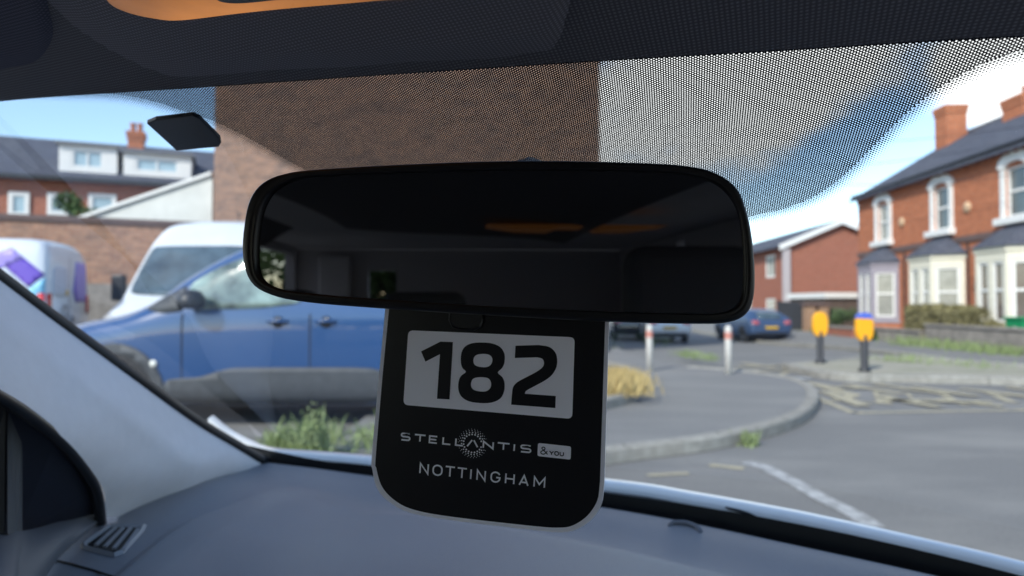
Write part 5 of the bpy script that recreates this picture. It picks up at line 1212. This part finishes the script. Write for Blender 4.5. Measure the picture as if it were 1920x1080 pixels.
two = [(768, 207), (870, 204), (915, 212), (942, 235), (951, 265), (948, 300), (930, 333), (900, 358), (845, 388), (815, 405), (809, 418), (945, 428), (943, 481), (749, 466), (752, 425), (757, 390), (775, 368), (810, 348), (860, 322), (888, 300), (893, 280), (885, 264), (862, 258), (765, 261)]
def sm(p, k=3): return [(v.x, v.y) for v in catmull([Vector((a, b, 0)) for a, b in p], k, True)]
def filled(name, loops, m, off, parent=TG):      # 2D fill with holes through a curve, then frozen into a mesh
    ux = (CP(1000, 700)-CP(900, 700)).normalized(); uy = CN.cross(ux); o0 = CP(900, 700, off)
    cu = bpy.data.curves.new('t', 'CURVE'); cu.dimensions = '2D'; cu.fill_mode = 'BOTH'
    for lp_ in loops:
        s_ = cu.splines.new('POLY'); s_.points.add(len(lp_)-1); s_.use_cyclic_u = True
        for i, (a, b) in enumerate(lp_): d = CP(a, b, off)-o0; s_.points[i].co = (d.dot(ux)*100, d.dot(uy)*100, 0, 1)
    o = bpy.data.objects.new('t', cu); COL.objects.link(o); bpy.context.view_layer.update(); dg = bpy.context.evaluated_depsgraph_get()
    me = bpy.data.meshes.new_from_object(o.evaluated_get(dg)); bpy.data.objects.remove(o); me.name = name
    for v in me.vertices: v.co = (o0+ux*(v.co.x/100)+uy*(v.co.y/100))-TO
    me.materials.clear(); return link(name, me, m, parent)
filled('digit', [one], M['tag_black'], .0006)
filled('digit', [c4(sm(o8), *S4), c4(sm(h1), *S4), c4(sm(h2), *S4)], M['tag_black'], .0006)
tw = [Vector((a, b, 0)) for a, b in two]
two_s = [two[0]]+[(v.x, v.y) for v in catmull(tw[1:11], 3)]+two[11:14]+[(v.x, v.y) for v in catmull(tw[14:23], 3)]+[two[23]]
filled('digit', [c4(two_s, *S4)], M['tag_black'], .0006)
# stroke lettering: polylines in a unit box (y up), mitred ribbons
def arc(cx, cy, rx, ry, a0, a1, k=8): return [(cx+rx*cos(R(a0+(a1-a0)*i/k)), cy+ry*sin(R(a0+(a1-a0)*i/k))) for i in range(k+1)]
GL = {'S': [arc(.80, .78, .2, .22, 90, 90, 1)[:1]+[(1, 1)][:0]+[(.98, 1), (.22, 1)]+arc(.2, .76, .2, .24, 90, 270, 6)[1:]+[(.8, .5)]+arc(.8, .25, .2, .25, 90, -90, 6)[1:]+[(.02, 0)]],
      'T': [[(0, 1), (1, 1)], [(.5, .93), (.5, 0)]], 'E': [[(1, 1), (0, 1), (0, 0), (1, 0)], [(.07, .5), (.9, .5)]], 'L': [[(0, 1), (0, 0), (1, 0)]],
      'V': [[(0, 0), (.44, 1.02)], [(.60, 1.02), (1, 0)]], 'N': [[(0, 0), (0, 1), (1, 0), (1, 1)]], 'I': [[(0, 0), (0, 1)]],
      'O': [arc(.5, .62, .5, .38, 0, 180, 8)+arc(.5, .38, .5, .38, 180, 360, 8)+[(1, .62)]], 'G': [[(.97, .76)]+arc(.5, .62, .5, .38, 25, 180, 7)+arc(.5, .38, .5, .38, 180, 360, 8)+[(1, .47), (.58, .47)]],
      'H': [[(0, 0), (0, 1)], [(1, 0), (1, 1)], [(.07, .5), (.93, .5)]], 'A': [[(0, 0), (.5, 1), (1, 0)], [(.24, .30), (.76, .30)]], 'M': [[(0, 0), (0, 1), (.5, .28), (1, 1), (1, 0)]],
      'Y': [[(0, 1), (.5, .45), (1, 1)], [(.5, .40), (.5, 0)]], 'U': [[(0, 1), (0, .4)]+arc(.5, .38, .5, .38, 180, 360, 8)+[(1, 1)]],
      '&': [[(1.0, .02), (.35, .66)]+arc(.42, .82, .22, .18, 200, -20, 7)+[(.55, .62), (.18, .42)]+arc(.36, .22, .32, .22, 160, 300, 6)+[(.78, .22), (.95, .48)]]}
def ribbon(pts, wd):
    pts = [Vector((a, b, 0)) for i, (a, b) in enumerate(pts) if i == 0 or (Vector((a, b))-Vector(pts[i-1])).length > .05]; n_ = len(pts); Lp, Rp = [], []
    closed = (pts[0]-pts[-1]).length < .3
    for i, p in enumerate(pts):
        d1 = (p-pts[i-1]).normalized() if i > 0 else ((pts[0]-pts[-2]).normalized() if closed else None); d2 = (pts[i+1]-p).normalized() if i < n_-1 else ((pts[1]-pts[0]).normalized() if closed else None)
        d1 = d1 or d2; d2 = d2 or d1; t = (d1+d2)
        if t.length < 1e-4: t = d1
        t.normalize(); nn = Vector((-t.y, t.x, 0)); c_ = max(.38, nn.dot(Vector((-d1.y, d1.x, 0)))); Lp.append(p+nn*wd/2/c_); Rp.append(p-nn*wd/2/c_)
    return [[Lp[i], Lp[i+1], Rp[i+1], Rp[i]] for i in range(n_-1)]
def word(name, glyphs, base, H, wd, m, off, sc, parent=TG, lean=0):
    # glyphs: (char, x0, x1) in crop pixels; base: function x -> baseline y
    q = MB(); kk = 0
    for ch, x0, x1 in glyphs:
        for st_ in GL[ch]:
            pts = [(x0+(x1-x0)*a+lean*b*H, base(x0+(x1-x0)*a)-wd/2-(H-wd)*b) for a, b in st_]; kk += 1
            for quad in ribbon(pts, wd): q.add([CP(sc[1]+v.x/sc[0], sc[2]+v.y/sc[0], off+.00002*(kk % 3)) for v in quad], [(0, 1, 2, 3)])
    me = bpy.data.meshes.new(name); me.from_pydata([tuple(v-TO) for v in q.v], [], q.f); return link(name, me, m, parent)
S7 = (4.3636, 700, 780); hw = 6
word('wordmark', [('S', 231, 300), ('T', 340, 427), ('E', 461, 522), ('L', 572, 632), ('L', 676, 735), ('V', 770, 855), ('N', 901, 980), ('T', 1017, 1113), ('I', 1153, 1153), ('S', 1208, 1288)],
     lambda x: 198+(x-225)*.0995, 66, 13, M['tag_grey'], .0005, S7, lean=.06)
word('town_name', [('N', 384, 448), ('O', 490, 561), ('T', 590, 665), ('T', 688, 763), ('I', 798, 798), ('N', 850, 914), ('G', 964, 1034), ('H', 1083, 1150), ('A', 1196, 1266), ('M', 1316, 1400)],
     lambda x: 471+(x-378)*.118, 92, 13, M['tag_grey'], .0005, S7, lean=.06)
flat('and_you_panel', [rquad(c4([(1349, 219), (1619, 248), (1616, 356), (1344, 326)], *S7), 4)], M['tag_panel'], .0005)
word('and_you_print', [('&', 1370, 1428)], lambda x: 312+(x-1370)*.1, 66, 8, M['tag_black'], .0007, S7)
word('and_you_print', [('Y', 1444, 1476), ('O', 1487, 1517), ('U', 1530, 1558)], lambda x: 318+(x-1444)*.1, 38, 8, M['tag_black'], .0007, S7)
q = []; cxd, cyd = 815, 223
for rad_, rd, cnt, ph in [(74, 7.5, 19, .1), (90, 6, 23, .25), (105, 4.2, 27, .1), (117, 2.8, 30, .2)]:
    for k in range(cnt):
        a = 2*pi*(k+ph)/cnt; x, y = cxd+rad_*cos(a)*1.0, cyd+rad_*sin(a)+.1*rad_*cos(a)*.6
        bl = 198+(x-225)*.0995
        if bl-76 < y < bl+8 and (x < 740 and x > 660 and (y > bl-22 or abs(x-678) < 12) or x > 888): continue
        q.append([(S7[1]+(x+rd*cos(2*pi*j/8))/S7[0], S7[2]+(y+rd*sin(2*pi*j/8))/S7[0]) for j in range(8)])
flat('dot_ring', q, M['tag_grey'], .0006)
q = MB(); hk = [(846, 575), (845, 600), (850, 612), (862, 617), (890, 618), (902, 612), (906, 600), (906, 578)]
q.tube([CP(a, b, .0015) for a, b in hk], .0006, 6); q.add([CP(a, b, .0014) for a, b in hk], [list(range(8))]); q.build('hook_tab', mat('smoky_clip', (.010, .010, .012), .3), TG, rel=TO)
print('objects', len(COL.objects))
